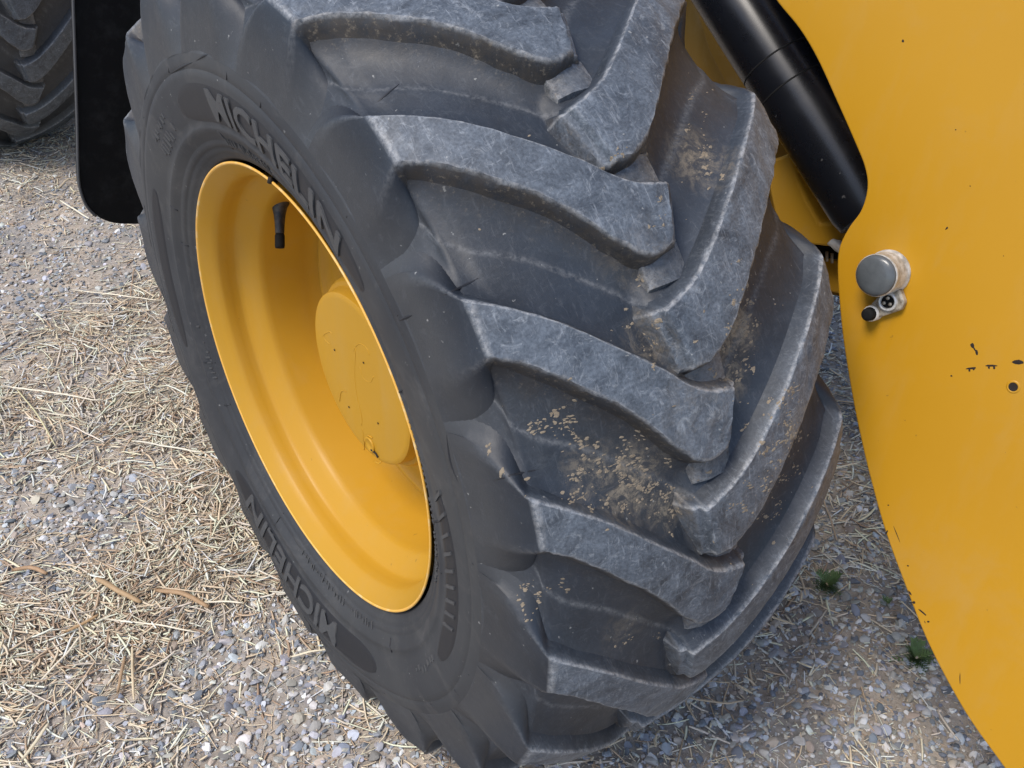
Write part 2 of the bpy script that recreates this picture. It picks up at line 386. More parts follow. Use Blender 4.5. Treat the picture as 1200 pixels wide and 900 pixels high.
def lug_mesh(U, L, mirror, seed):
    g = np.random.default_rng(seed)
    n = len(U); i0 = 4           # index of the shoulder corner
    U = np.array(U, float); L = np.array(L, float)
    # resample keeping the shoulder corner crisp
    def rs(P):
        A = smooth_poly(P[:i0 + 1], 4)
        B = smooth_poly(P[i0:], 5)
        return A, B[1:]
    Ua, Ub = rs(U); La, Lb = rs(L)
    Uu = np.vstack([Ua, Ub]); Ll = np.vstack([La, Lb]); ns = len(Uu); ic = len(Ua) - 1
    drop_nose = np.zeros(ns)
    # nose cap sections
    ext = [(.0022, .0012), (.0036, .0050), (.0046, .0090), (.0100, .0102), (.0128, .0118), (.0140, .018), (.0165, .030), (.021, .041)]
    Un = [Uu]; Ln = [Ll]; dn = list(drop_nose)
    for dx, dd in ext:
        Un.append(Uu[-1:] - [[dx, 0]]); Ln.append(Ll[-1:] - [[dx, 0]]); dn.append(dd)
    Uu = np.vstack(Un); Ll = np.vstack(Ln); dn = np.array(dn); ns = len(Uu)
    V = []; top = []; edge = []; dirt = []; sdw = []
    # crossing stations: (reference, offset deg, depth fraction/absolute, top, edge, dirt)
    inner = np.linspace(0, 1, 7)
    for s in range(ns):
        side = s < ic
        k = 1.0 if not side else max(.15, 1 - (ic - s) / ic)
        w0 = min(1, max(0, (Uu[s][0] - .13) / .094)); w0 = w0 * w0 * (3 - 2 * w0)
        tr = 1.0 - .12 * w0 if not side else .88 * (.5 + .5 * k)
        sf = 1.0 if not side else 1.0 + (1 - k) * 4.0
        sect = [('U', 2.6 * tr * sf, 1.25, 0, 0, .1), ('U', 1.15 * tr * sf, .60, .15, 0, 0), ('U', .58 * tr * sf, .31, .25, 0, 0),
                ('U', .30 * sf, .13, .5, .05, 0), ('U', .10 * sf, .028, .9, .95, 0), ('U', -.02 * sf, .0, 1, .85, 0), ('U', -.17 * sf, .0, 1, .05, 0)]
        for f in inner[1:-1]: sect.append(('M', f, 0, 1, 0, 0))
        sect += [('L', .30 * sf, .0, 1, .05, .1), ('L', .08 * sf, .0, 1, .7, .3), ('L', -.10 * sf, .045, .8, .8, .6), ('L', -.28 * sf, .14, .2, .1, 1), ('L', -.60 * sf, .38, 0, 0, 1), ('L', -.95 * sf, .64, 0, 0, 1), ('L', -1.35 * sf, .86, 0, 0, .9), ('L', -1.9 * sf, 1.25, 0, 0, .8)]
        for ref, o, d, tp, eg, dr in sect:
            if ref == 'M': qq, ph = Uu[s] * (1 - o) + Ll[s] * o
            elif ref == 'U': qq, ph = Uu[s] + [0, o]
            else: qq, ph = Ll[s] + [0, o]
            X, Rr, dr_, D = profile_q(qq)
            dep = d * D + dn[s] * (1 if d < 1 else 0)
            if side and ref == 'M': dep = dep + .0015 * math.sin(math.pi * o)
            jit = 0
            if ref == 'M' and not side: jit = g.normal() * .0007
            if tp > .7 and eg > .5 and not side and g.random() < .10: jit += g.uniform(.0006, .0022)
            if ref == 'U' and abs(o) < .5: ph += g.normal() * .05
            if ref == 'L' and abs(o) < .5: ph += g.normal() * .07 + (.10 if not side else 0) * math.sin(s * 1.9 + seed) * math.sin(s * .83)
            dep = min(dep, D * 1.5) + (.004 if d > 1.1 else 0)
            x = X + dr_[0] * (dep + jit); r = Rr + dr_[1] * (dep + jit)
            t = rad(ph)
            V.append([x * (-.97 if mirror else 1), r * math.sin(t), -r * math.cos(t)]); sdw.append(min(1, max(0, (.548 - r) / .05)))
            e = eg
            if abs(s - ic) <= 0 and tp > .5: e = max(e, .8)
            top.append(tp * (.0 if s < ic else 1)); edge.append(e * (1 if s >= ic else .4 * k ** 2)); dirt.append(dr * (.0 if s < ic - 1 else 1))
            if s >= ns - 4: dirt[-1] = max(dirt[-1], .6)
    k = len(sect)
    i = np.arange(ns - 1)[:, None]; j = np.arange(k - 1)[None, :]
    F = np.stack([i * k + j, i * k + j + 1, (i + 1) * k + j + 1, (i + 1) * k + j], -1).reshape(-1, 4)
    V = np.array(V); top = list(top); edge = list(edge); dirt = list(dirt)
    # tie bar: the low moulded step between this nose and the next lug
    qa, qb = (-.006, .052) if not mirror else (-.046, .018)
    pa, pb = (-16.4, -13.2) if not mirror else (-26.8, -23.0)
    pa, pb = ((-26.4, -21.0) if not mirror else (-27.6, -22.2))
    base = len(V); tv = []; gx, gy = 7, 6
    for a in range(gx):
        for b in range(gy):
            fa = a / (gx - 1); fb = b / (gy - 1)
            ea = min(fa, 1 - fa); eb = min(fb, 1 - fb)
            h = DEP * (1.05 if (a in (0, gx - 1) or b in (0, gy - 1)) else ((.56 if (a in (1, gx - 2)) else .42) if not mirror else (.58 if (a in (1, gx - 2)) else .46)))
            xx = qa + (qb - qa) * (fa if a not in (1, gx - 2) else (.07 if a == 1 else .93))
            pp = pa + (pb - pa) * fb; rr = r_top(xx) - h
            tv.append([xx * (-.97 if mirror else 1), rr * math.sin(rad(pp)), -rr * math.cos(rad(pp))])
            sdw.append(0); top.append(.7 if h < DEP * .7 else 0); edge.append(.9 if a in (1, gx - 2) and 0 < b < gy - 1 else .2); dirt.append(.8 if h > DEP * .5 else .3)
    i = np.arange(gx - 1)[:, None]; j = np.arange(gy - 1)[None, :]
    F2 = base + np.stack([i * gy + j, i * gy + j + 1, (i + 1) * gy + j + 1, (i + 1) * gy + j], -1).reshape(-1, 4)
    V = np.vstack([V, tv]); F = np.vstack([F, F2])
    if not mirror: F = F[:, ::-1]
    return V, F, dict(top=top, edge=edge, dirt=dirt, side=sdw)

def rotx(V, a):
    c, s = math.cos(a), math.sin(a); W = V.copy()
    W[:, 1] = V[:, 1] * c - V[:, 2] * s; W[:, 2] = V[:, 1] * s + V[:, 2] * c
    return W

PHL, PHR = 164.1 - 34, 174.3 - 34        # lug phase, degrees from the ground contact
lugL = lug_mesh(L_U, L_L, False, 1); lugR = lug_mesh(R_U, R_L, True, 2)
def build_tyre(root, nm, mt, ms, loc, rz, dphase=0.0, nseg=840):
    nq = 74 if nseg > 500 else 34
    qs = np.linspace(0, .326, nq); lower = [(-1, x, r) for x, r in refine([h for h in HALF if h[1] < .460])]
    X, Rr, dr_, D = profile_q(qs)
    T = np.linspace(0, 2 * np.pi, nseg, endpoint=False); TD = np.degrees(T)
    def edges(U, L):
        U = np.array(U)[::-1]; L = np.array(L)[::-1]
        return (lambda q: np.interp(q, U[:, 0], U[:, 1])), (lambda q: np.interp(q, L[:, 0], L[:, 1])), max(U[0, 0], L[0, 0] - .012)
    EL, ER = edges(L_U, L_L), edges(R_U, R_L)
    def relief(q, fam, ph):
        fu, fl, qn = fam
        u_ = fu(q)[:, None]; l_ = fl(q)[:, None]
        w0 = np.clip((q - .13) / .094, 0, 1); tr = (1 - .12 * w0 * w0 * (3 - 2 * w0))[:, None]
        fade = np.exp(-(np.clip(qn - q, 0, None) / .009) ** 2)[:, None]
        rel = (TD[None] - ph - l_) % 20                      # 0 at the leading edge of a lug, rising over it
        wd = u_ - l_
        t = (rel - wd) / tr                                  # degrees behind the trailing edge
        f = np.interp(t, [-1, 0, .8, 1.6, 2.8, 4.2, 6, 7.2, 8.2], [.7, .62, .48, .36, .235, .145, .085, .065, 0]) * (t > -1)
        u2 = np.where(rel > wd / 2, 20 - rel, 0)             # degrees ahead of the next leading edge
        u2 = np.where(rel > wd, 20 - rel, 0)
        g_ = np.where(rel > wd, np.interp(u2, [0, .5, 1.0, 1.7, 2.6, 3.8, 5.2, 6.5], [.70, .50, .355, .225, .125, .055, .015, 0]), .5)
        h = np.where(rel > wd, np.maximum(f, g_) + .12 * np.minimum(f, g_), .5) * fade
        line = np.exp(-((t - 7.7) / .35) ** 2) * (rel > wd) * fade * (q < .27)[:, None]
        dirt = np.where(rel > wd, np.exp(-(u2 / 2.4) ** 1.6), 1) * fade * (q < .23)[:, None]
        return h, line, dirt
    def half_surface(sg):
        fam, ph, ofam, oph = (EL, PHL, ER, PHR) if sg > 0 else (ER, PHR, EL, PHL)
        h, ln, di = relief(qs, fam, ph + dphase)
        h2, ln2, di2 = relief(-qs, ofam, oph + dphase)       # noses that cross the centre line
        m_ = (qs < .09)[:, None]
        h = np.where(m_, np.maximum(h, h2), h); ln = np.where(m_, np.maximum(ln, ln2), ln); di = np.where(m_, np.maximum(di, di2), di)
        dep = D[:, None] * (1 - h)
        x = (X[:, None] + dr_[:, 0:1] * dep) * (sg if sg > 0 else -.97); r = Rr[:, None] + dr_[:, 1:2] * dep
        return x, r, ln, di
    def lower_rows(sg):
        x = np.array([[p[1] * (sg if sg > 0 else -.97)] for p in lower]) * np.ones((1, nseg)); r = np.array([[p[2]] for p in lower]) * np.ones((1, nseg)); z_ = np.zeros_like(x)
        return x, r, z_, z_
    xo, ro, lo_, do_ = [np.vstack(p) for p in zip(half_surface(1), lower_rows(1))]
    xi, ri, li_, di_ = [np.vstack(p) for p in zip(half_surface(-1), lower_rows(-1))]
    XX = np.vstack([xi[::-1][:-1], xo]); RR = np.vstack([ri[::-1][:-1], ro]); LN = np.vstack([li_[::-1][:-1], lo_]); DI = np.vstack([di_[::-1][:-1], do_])
    mid = xi.shape[0] - 1; RR[mid] = (ri[0] + ro[0]) / 2; XX[mid] = 0
    n = XX.shape[0]
    V = np.stack([XX, RR * np.sin(T)[None], -RR * np.cos(T)[None]], -1).reshape(-1, 3)
    i = np.arange(n - 1)[:, None]; j = np.arange(nseg)[None, :]; j2 = (j + 1) % nseg
    F = np.stack([i * nseg + j + j2 * 0, i * nseg + j2, (i + 1) * nseg + j2, (i + 1) * nseg + j + j2 * 0], -1).reshape(-1, 4)
    V = contact(V); r = RR.ravel()
    me = make_mesh(nm, V, F, dict(top=np.full(len(V), .10), edge=LN.ravel() * .35, dirt=np.clip(.05 * (r > .52) + DI.ravel() * .62, 0, 1), side=np.clip((.548 - r) / .05, 0, 1)), mat=mt)
    me.materials.append(ms)
    fr = r[F[:, 0]]
    me.polygons.foreach_set('material_index', ((fr < .466)).astype(np.int32))
    o = link(nm, me, root, loc); o.rotation_euler = (0, 0, rz)
    for (lv, lf, la), ph, nme in ((lugL, PHL, 'tread_lug'), (lugR, PHR, 'tread_lug')):
        shared = make_mesh('tread_lug', lv, lf, la, mat=mt)
        for k in range(18):
            a = rad(ph + dphase + 20 * k)
            W = rotx(lv, a)
            if W[:, 2].min() < -HC + .02:
                me2 = make_mesh('tread_lug', contact(W), lf, la, mat=mt); lo = link('tread_lug', me2, o)
            else:
                lo = link('tread_lug', shared, o); lo.rotation_euler = (a, 0, 0)
            sharp_mod(lo, 50)
    return o

machine = empty('telehandler', (0, 0, 0))
tag(machine, 'yellow farm loader with chunky black lug tyres and a big smooth side plate', 'loader')
tyre = build_tyre(machine, 'front_tyre', M['tread'], M['sidewall'], (0, 0, HC), 0)
tyre['label'] = 'big worn black front tyre with chevron lugs and raised maker name'
rear = build_tyre(machine, 'rear_tyre', M['far_tread'], M['sidewall'], (0.02, -2.891, HC), 0.143, 131.5 - 164.1, 300)
rear['label'] = 'distant dusty rear tyre with chevron lugs'

# ---- raised lettering on the sidewall
def polar_point(ang, r, lift):
    """ang degrees in the photo-wheel convention (contact = 34)"""
    t = rad(ang - 34); x = sidewall_x(r) + lift
    return np.array([x, r * math.sin(t), -r * math.cos(t)])
def panel(a0, a1, r0, r1, lift=.0009, name='name_panel', mat=None, taper=.16, n=60):
    V = []; att = None
    for i in range(n + 1):
        f = i / n; a = a0 + (a1 - a0) * f
        e = min(1, min(f, 1 - f) / taper); e = math.sqrt(max(0, 1 - (1 - e) ** 2)) if taper > 0 else 1
        rm = (r0 + r1) / 2; hw = (r1 - r0) / 2 * max(e, .02)
        for j in range(9):
            g = -1 + 2 * j / 8; rr = rm + hw * g
            V.append(polar_point(a, rr, lift if 0 < j < 8 and 0 < i < n else -.0006))
    k = 9; F = []
    for i in range(n):
        for j in range(k - 1): F.append([i * k + j, i * k + j + 1, (i + 1) * k + j + 1, (i + 1) * k + j])
    me = make_mesh(name, contact(np.array(V)), F, mat=mat or M['panel'])
    return link(name, me, tyre)
def lettering(txt, a0, a1, r0, r1, lift=.0026, name='raised_lettering', bold=.028, mat=None, spacing=1.0):
    cu = bpy.data.curves.new('t', 'FONT'); cu.body = txt; cu.size = 1; cu.extrude = .5; cu.offset = bold; cu.space_character = spacing; cu.resolution_u = 3
    ob = bpy.data.objects.new('t', cu); COL.objects.link(ob)
    bpy.context.view_layer.update()
    me0 = bpy.data.meshes.new_from_object(ob.evaluated_get(bpy.context.evaluated_depsgraph_get()))
    import bmesh
    bm = bmesh.new(); bm.from_mesh(me0)
    bmesh.ops.triangulate(bm, faces=bm.faces)
    for _ in range(3):
        ed = [e for e in bm.edges if abs(e.verts[0].co.x - e.verts[1].co.x) > .22 or abs(e.verts[0].co.y - e.verts[1].co.y) > .3]
        if not ed: break
        bmesh.ops.subdivide_edges(bm, edges=ed, cuts=1); bmesh.ops.triangulate(bm, faces=bm.faces)
    V = np.array([v.co[:] for v in bm.verts])
    x0, x1 = V[:, 0].min(), V[:, 0].max(); y0, y1 = V[:, 1].min(), V[:, 1].max()
    for v, c in zip(bm.verts, V):
        a = a0 + (a1 - a0) * (c[0] - x0) / (x1 - x0); r = r0 + (r1 - r0) * (c[1] - y0) / (y1 - y0)
        v.co = Vector(contact(np.array([polar_point(a, r, lift if c[2] > 0 else -.001)]))[0])
    bmesh.ops.recalc_face_normals(bm, faces=bm.faces)
    me = bpy.data.meshes.new(name); bm.to_mesh(me); bm.free()
    me.materials.append(mat or M['letter'])
    bpy.data.objects.remove(ob); bpy.data.curves.remove(cu)
    return link(name, me, tyre)
for base, r0, r1 in ((0, .378, .432), (180, .384, .438)):
    panel(242 - base, 172 - base, r0, r1)
    lettering('MICHELIN', 224 - base, 180 - base, r0 + .007, r1 - .006, bold=.018, lift=.0030)
    # small side panel of the tyre code, with its chevron bars
    panel(141 - base, 98 - base, r0 + .010, r1 - .008, lift=.0008, name='code_panel', taper=.3)
    for i in range(9 if base == 0 else 0):
        a = 138 - base - i * 3.6
        V = []
        for (da, rr) in ((0, r0 + .016), (.7, r0 + .016), (3.4, r1 - .016), (2.7, r1 - .016)):
            V.append(polar_point(a + da, rr, .0026))
        for (da, rr) in ((-.1, r0 + .015), (.8, r0 + .015), (3.5, r1 - .015), (2.6, r1 - .015)):
            V.append(polar_point(a + da, rr, -.001))
        F = [[0, 1, 2, 3], [0, 4, 5, 1], [1, 5, 6, 2], [2, 6, 7, 3], [3, 7, 4, 0]]
        link('code_bar', make_mesh('code_bar', V, F, smooth=False, mat=M['letter']), tyre)
def small_bars(a0, a1, r0, r1, n, name='mould_mark'):
    """worn moulded marks too faint to read"""
    V, F = [], []
    for i in range(n):
        if random.random() < .12: continue
        a = a0 + (a1 - a0) * (i + random.uniform(-.2, .2)) / n; ra = r0 + (r1 - r0) * random.choice([0, 0, .3]); rb = r1 - (r1 - r0) * random.choice([0, 0, .4]); wd = abs(a1 - a0) / n * random.uniform(.2, .34); sk = random.choice([0, 0, .5, -.5]) * wd
        b = len(V)
        for (aa, rr, l) in ((a, ra, .0016), (a + wd, ra, .0016), (a + wd + sk, rb, .0016), (a + sk, rb, .0016), (a, ra, -.001), (a + wd, ra, -.001), (a + wd + sk, rb, -.001), (a + sk, rb, -.001)): V.append(polar_point(aa, rr, l))
        F += [[b, b + 1, b + 2, b + 3], [b, b + 4, b + 5, b + 1], [b + 1, b + 5, b + 6, b + 2], [b + 2, b + 6, b + 7, b + 3], [b + 3, b + 7, b + 4, b]]
    link(name, make_mesh(name, contact(np.array(V)), F, smooth=False, mat=M['letter']), tyre)['kind'] = 'stuff'
small_bars(226, 205, .348, .360, 16); small_bars(262, 248, .385, .402, 9); small_bars(262, 250, .410, .420, 7)
small_bars(150, 112, .350, .358, 30); small_bars(60, 20, .349, .359, 26); small_bars(95, 80, .395, .407, 8); small_bars(330, 312, .350, .360, 12)
# vent lines and tiny rubber nibs
for i in range(30):
    a = i * 12 + random.uniform(-2, 2); r0 = random.choice([.345, .36, .448, .455, .462]); ln = random.uniform(.012, .03)
    P = [polar_point(a + random.uniform(-.3, .3) * t, r0 + ln * t, .0002) for t in (0, .5, 1)]
    V, F = tube(P, .0009, 5)
    link('vent_line', make_mesh('vent_line', contact(np.array(V)), F, mat=M['panel']), tyre)

# ---- mud and straw crust in the tread grooves
def tread_point(ang, x, lift=0, depth=None):
    r = np.interp(abs(x), [h[0] for h in HALF[:9]], [h[1] for h in HALF[:9]]) + lift
    t = rad(ang - 34); return np.array([x, r * math.sin(t), -r * math.cos(t)]), np.array([0, math.sin(t), -math.cos(t)])
def photo_tread(u, v, r=.579):
    """where the sight line meets the groove floor"""
    d = ray(u, v); o = CAM - np.array([0, 0, HC])
    a = d[1] ** 2 + d[2] ** 2; b = o[1] * d[1] + o[2] * d[2]
    for _ in range(4):
        c = o[1] ** 2 + o[2] ** 2 - r * r
        dsc = b * b - a * c
        if dsc < 0: return None
        s = (-b - math.sqrt(dsc)) / a; P = o + s * d
        r = np.interp(abs(P[0]), [h[0] for h in HALF[:9]], [h[1] for h in HALF[:9]]) + .001
    return P
mv, mf = [], []
def crumb(P, nrm, sz, flat=.35):
    b = len(mv); t1 = np.cross(nrm, [1, .2, .1]); t1 /= np.linalg.norm(t1); t2 = np.cross(nrm, t1)
    k = random.randint(5, 7); a0 = random.uniform(0, 6)
    el = random.choice([.5, .8, 1.0, 1.4]); sw = random.uniform(1, 2.4)
    for j in range(k):
        a = a0 + j * 2 * math.pi / k; rr = sz * random.uniform(.6, 1.3)
        mv.append(P + (math.cos(a) * t1 * el + math.sin(a) * t2 * sw) * rr - nrm * .001)
    for j in range(k):
        a = a0 + j * 2 * math.pi / k; rr = sz * random.uniform(.3, .6)
        mv.append(P + (math.cos(a) * t1 * el + math.sin(a) * t2 * sw) * rr + nrm * sz * flat * random.uniform(.5, 1.2))
    for j in range(k): mf.append([b + j, b + (j + 1) % k, b + k + (j + 1) % k, b + k + j])
    mf.append([b + k + j for j in range(k)])
bpy.context.view_layer.update()
dg = bpy.context.evaluated_depsgraph_get()
for (u, v, su, sv, n) in [(632, 496, 8, 6, 40), (658, 500, 9, 12, 90), (684, 528, 10, 8, 50), (708, 550, 9, 6, 50), (735, 552, 10, 16, 130), (760, 570, 10, 12, 70), (692, 580, 16, 7, 50), (712, 590, 26, 5, 50), (672, 565, 7, 12, 25), (760, 600, 20, 10, 30), (784, 590, 3, 20, 60),
                          (868, 380, 9, 32, 150), (862, 420, 9, 22, 80), (928, 500, 9, 24, 170), (912, 545, 12, 24, 130), (890, 590, 12, 18, 70), (824, 175, 6, 20, 50), (828, 150, 12, 40, 40), (762, 400, 5, 14, 30), (735, 385, 8, 6, 10),
                          (612, 702, 3, 12, 25), (630, 708, 4, 10, 20), (645, 690, 10, 5, 14), (735, 750, 12, 5, 20), (780, 262, 8, 6, 12), (720, 185, 8, 12, 20), (690, 545, 70, 40, 60), (800, 330, 90, 130, 50), (865, 470, 30, 90, 60)]:
    subs = [(random.gauss(u, su), random.gauss(v, sv)) for _ in range(max(3, n // 9))]
    for _ in range(int(n * .8)):
        su_ = random.choice(subs); uu = random.gauss(su_[0], 2.6); vv = random.gauss(su_[1], 2.6)
        if random.random() < .22: uu = random.gauss(u, su * 1.2); vv = random.gauss(v, sv * 1.2)
        d = ray(uu, vv); d = d / np.linalg.norm(d)
        hit, P, nr, _i, ob_, _m = S.ray_cast(dg, Vector(CAM), Vector(d))
        if not hit or (ob_.parent != tyre and ob_ != tyre): continue
        if (P - Vector((P[0], 0, HC))).length < .5: continue
        nr = np.array(nr[:]); nr = nr if nr @ d < 0 else -nr
        crumb(np.array(P[:]) - np.array([0, 0, HC]), nr, min(.0024, abs(random.gauss(.0006, .0010)) + .0006), .2)
mc = link('mud_crust', make_mesh('mud_crust', mv, mf, smooth=False, mat=M['mud']), tyre)
mc['kind'] = 'stuff'; mc['label'] = 'crumbs of dried mud and straw stuck in the tread grooves'

# ---- cracks and torn burrs on the shoulder blocks
def on_tyre(path, rad_, name, mat, lift=.0):
    P = []
    for u, v in smooth_poly([(a, b, 0) for a, b in path], 4)[:, :2]:
        d = ray(u, v); d = d / np.linalg.norm(d); hit, p, *_r = S.ray_cast(dg, Vector(CAM), Vector(d))
        if hit: P.append(np.array(p[:]) - [0, 0, HC] - d * lift)
    if len(P) < 3: return
    rr = [rad_ * math.sin(math.pi * (i + .4) / (len(P) - .2)) + .0002 for i in range(len(P))]
    V, F = tube(P, rr, 6); link(name, make_mesh(name, V, F, mat=mat), tyre)
for path in ([(518, 347), (540, 337), (563, 325)], [(441, 121), (452, 112), (470, 97)], [(578, 563), (604, 556), (636, 549)], [(226, 73), (214, 78), (200, 86)], [(244, 64), (238, 66), (230, 71)], [(478, 548), (479, 570), (482, 590)],
             [(523, 505), (528, 540), (537, 565)], [(468, 376), (476, 372), (484, 369)], [(505, 612), (510, 611), (516, 611)]):
    on_tyre(path, .0013, 'rubber_crack', M['panel'], -.0007)

# ------------------------------------------------------------------ rim and hub
AX = (0, 0, HC)
rim_prof = [(.2148, .3255), (.2165, .3262), (.2172, .3250), (.2168, .3232), (.2145, .3205), (.2100, .3165), (.2030, .3095), (.1960, .3035), (.1915, .3018), (.180, .3012), (.170, .3008), (.1665, .2995),
            (.162, .2955), (.152, .2850), (.143, .2765), (.138, .2735), (.130, .2722), (.11, .2700), (.09, .2680), (.07, .2660), (.045, .2640), (.043, .262)]
V, F = revolve(rim_prof, 200)
rim = link('wheel_rim', make_mesh('wheel_rim', V, F[:, ::-1], mat=M['rim']), machine, AX)
rim['label'] = 'yellow painted steel wheel rim'
rim.data.polygons.foreach_set('use_smooth', np.ones(len(rim.data.polygons), bool))
V, F = revolve([(.2146, .3253), (.2160, .3266), (.2174, .3262), (.2179, .3248), (.2173, .3232), (.2160, .3224)], 200)
link('rim_lip', make_mesh('rim_lip', V, F, mat=M['lip']), rim)
V, F = revolve([(-.2148, .3255), (-.215, .318), (-.19, .308), (-.15, .296), (-.12, .27), (.043, .2622)], 120)
link('inner_barrel', make_mesh('inner_barrel', V, F, mat=M['rim']), rim)
V, F = revolve([(.043, .2625), (.047, .2595), (.048, .2560), (.044, .2520), (.040, .2480), (.037, .2300), (.036, .205), (.030, .190), (.028, .16), (.030, .130), (.030, .05)], 160)
disc = link('wheel_disc', make_mesh('wheel_disc', V, F[:, ::-1], mat=M['rim']), rim)
V, F = revolve([(.028, .149), (.060, .148), (.088, .1465), (.100, .1445), (.104, .1420), (.106, .1405), (.1070, .1345), (.109, .1335), (.1210, .1325), (.1255, .1310), (.1275, .1275), (.1280, .1230), (.1280, .060), (.1282, .0)], 160)
V = V + np.array([0, .005, -.009])
hub = link('hub_cap', make_mesh('hub_cap', V, F[:, ::-1], mat=M['rim']), rim)
hub['label'] = 'round yellow planetary hub cover with cast markings'
sharp_mod(hub, 30)
def wheel_pt(u, v, x):
    return on_x(u, v, x) - np.array(AX)
def raised(path_px, x, rr, name, mat, parent, n=6):
    P = smooth_poly([wheel_pt(u, v, x) for u, v in path_px], 6)
    V, F = tube(P, rr, n); return link(name, make_mesh(name, V, F, mat=mat), parent)
HX = .1282
raised([(417, 407), (416, 440), (419, 466), (424, 488), (424, 498)], HX - .0004, .0009, 'cast_rib', M['rim'], hub)
raised([(425, 503), (426, 510), (426, 517)], HX - .0004, .0009, 'cast_rib', M['rim'], hub)
raised([(386, 403), (381, 398), (380, 392), (386, 389), (389, 391)], HX - .0005, .0009, 'cast_ring', M['rim'], hub)
raised([(417, 418), (415, 410), (421, 403), (429, 407), (433, 416)], HX - .0005, .0009, 'cast_ring', M['rim'], hub)
raised([(422, 430), (426, 443), (434, 448), (438, 441)], HX - .0005, .0009, 'cast_ring', M['rim'], hub)
raised([(398, 470), (400, 459), (406, 459)], HX, .0007, 'cast_ring', M['rim'], hub)
for (u, v) in ((392, 410), (426, 425), (409, 477), (443, 496)):
    P = wheel_pt(u, v, HX + .0004)
    V, F = tube([P, P + [.0006, 0, 0]], .0016, 8); link('centre_mark', make_mesh('centre_mark', V, F, mat=M['chip']), hub)
# drain plug at the rim of the cover
P = wheel_pt(434, 521, HX)
V, F = revolve([(.0, .0125), (.002, .0125), (.0025, .0105), (.0012, .009), (.0012, .0)], 24)
link('drain_plug', make_mesh('drain_plug', V + P, F[:, ::-1], mat=M['rim']), hub)
raised([(427, 527), (427, 518), (431, 511), (436, 513)], HX + .0005, .0010, 'plug_gap', M['frame'], hub)
raised([(435, 527), (440, 531), (443, 536)], HX + .001, .0016, 'plug_slot', M['chip'], hub)
raised([(440, 541), (444, 543), (447, 541)], HX - .001, .0010, 'cover_seam', M['frame'], hub)
# hub cap bolts around the flange
for i in range(12):
    a = i * 30 + 10; t = rad(a)
    c0 = np.array([.038, .165 * math.sin(t), -.165 * math.cos(t)])
    V, F = tube([c0 - [.012, 0, 0], c0 + [.012, 0, 0]], [.012, .011], 6)
    link('wheel_nut', make_mesh('wheel_nut', V, F, smooth=False, mat=M['rim']), disc)
# valve
vb = rad(262 - 34); vt = rad(266.5 - 34)
B = np.array([.117, .278 * math.sin(vb), -.278 * math.cos(vb)]); T = np.array([.142, .217 * math.sin(vt), -.217 * math.cos(vt)])
path = [B + (T - B) * f for f in (0, .02, .06, .14, .3, .5, .68, .70)]
V, F = tube(path, [.012, .0145, .0140, .0110, .0085, .0072, .0066, .0060], 18)
val = link('valve_stem', make_mesh('valve_stem', V, F, mat=M['valve']), rim); val['label'] = 'black rubber tyre valve'
V, F = tube([B + (T - B) * f for f in (.70, .74, .95, 1.0, 1.005)], [.0062, .0072, .0072, .0066, .004], 14)
link('valve_cap', make_mesh('valve_cap', V, F, mat=M['dull']), val)
# balance clip at the rim edge
P = wheel_pt(318, 211, .216)
V, F = tube([P + [-.006, 0, -.004], P + [.002, 0, 0], P + [.001, 0, .004]], [.0035, .0045, .0025], 7)
link('rim_clip', make_mesh('rim_clip', V, F, mat=M['chip']), rim)
V, F = tube([wheel_pt(u, v, .204) for u, v in ((373, 645), (388, 664), (402, 678))], [.001, .0035, .001], 6)
link('rim_nick', make_mesh('rim_nick', V, F, mat=M['frame']), rim)
# axle behind the wheel
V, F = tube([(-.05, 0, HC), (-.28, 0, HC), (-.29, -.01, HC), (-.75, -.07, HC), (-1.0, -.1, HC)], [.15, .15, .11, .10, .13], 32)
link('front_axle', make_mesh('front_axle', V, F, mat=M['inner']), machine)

# ------------------------------------------------------------------ the big yellow plate
PN = np.array([.95, .15, .27]); PN /= np.linalg.norm(PN)
PP = CAM + 1.25 * ray(1030, 330)
def pl(u, v, lift=0): return on_plane(u, v, PP, PN) + PN * lift
left = smooth_poly([pl(u, v) for u, v in [(850, -95), (880, -50), (908, -2), (936, 33), (957, 68), (980, 118), (1002, 168), (1013, 196), (1016, 220), (1009, 246), (995, 266), (984, 288), (981, 312), (983, 350), (988, 400),
                                          (998, 462), (1008, 512), (1020, 562), (1037, 622), (1060, 685), (1089, 757), (1131, 835), (1177, 900), (1217, 955)]], 6)
far = [pl(1300, 1010), pl(1420, 960), pl(1500, 800), pl(1520, 400), pl(1500, 0), pl(1400, -160), pl(1100, -220), pl(900, -180)]
V, F = extrude_poly(np.vstack([left, far]), PN, .016)
plate = link('side_plate', make_mesh('side_plate', V, F, smooth=False, mat=M['plate']), machine)
plate['label'] = 'large smooth yellow steel side plate with a curved edge'
bevel(plate, .0022, 3, 50)
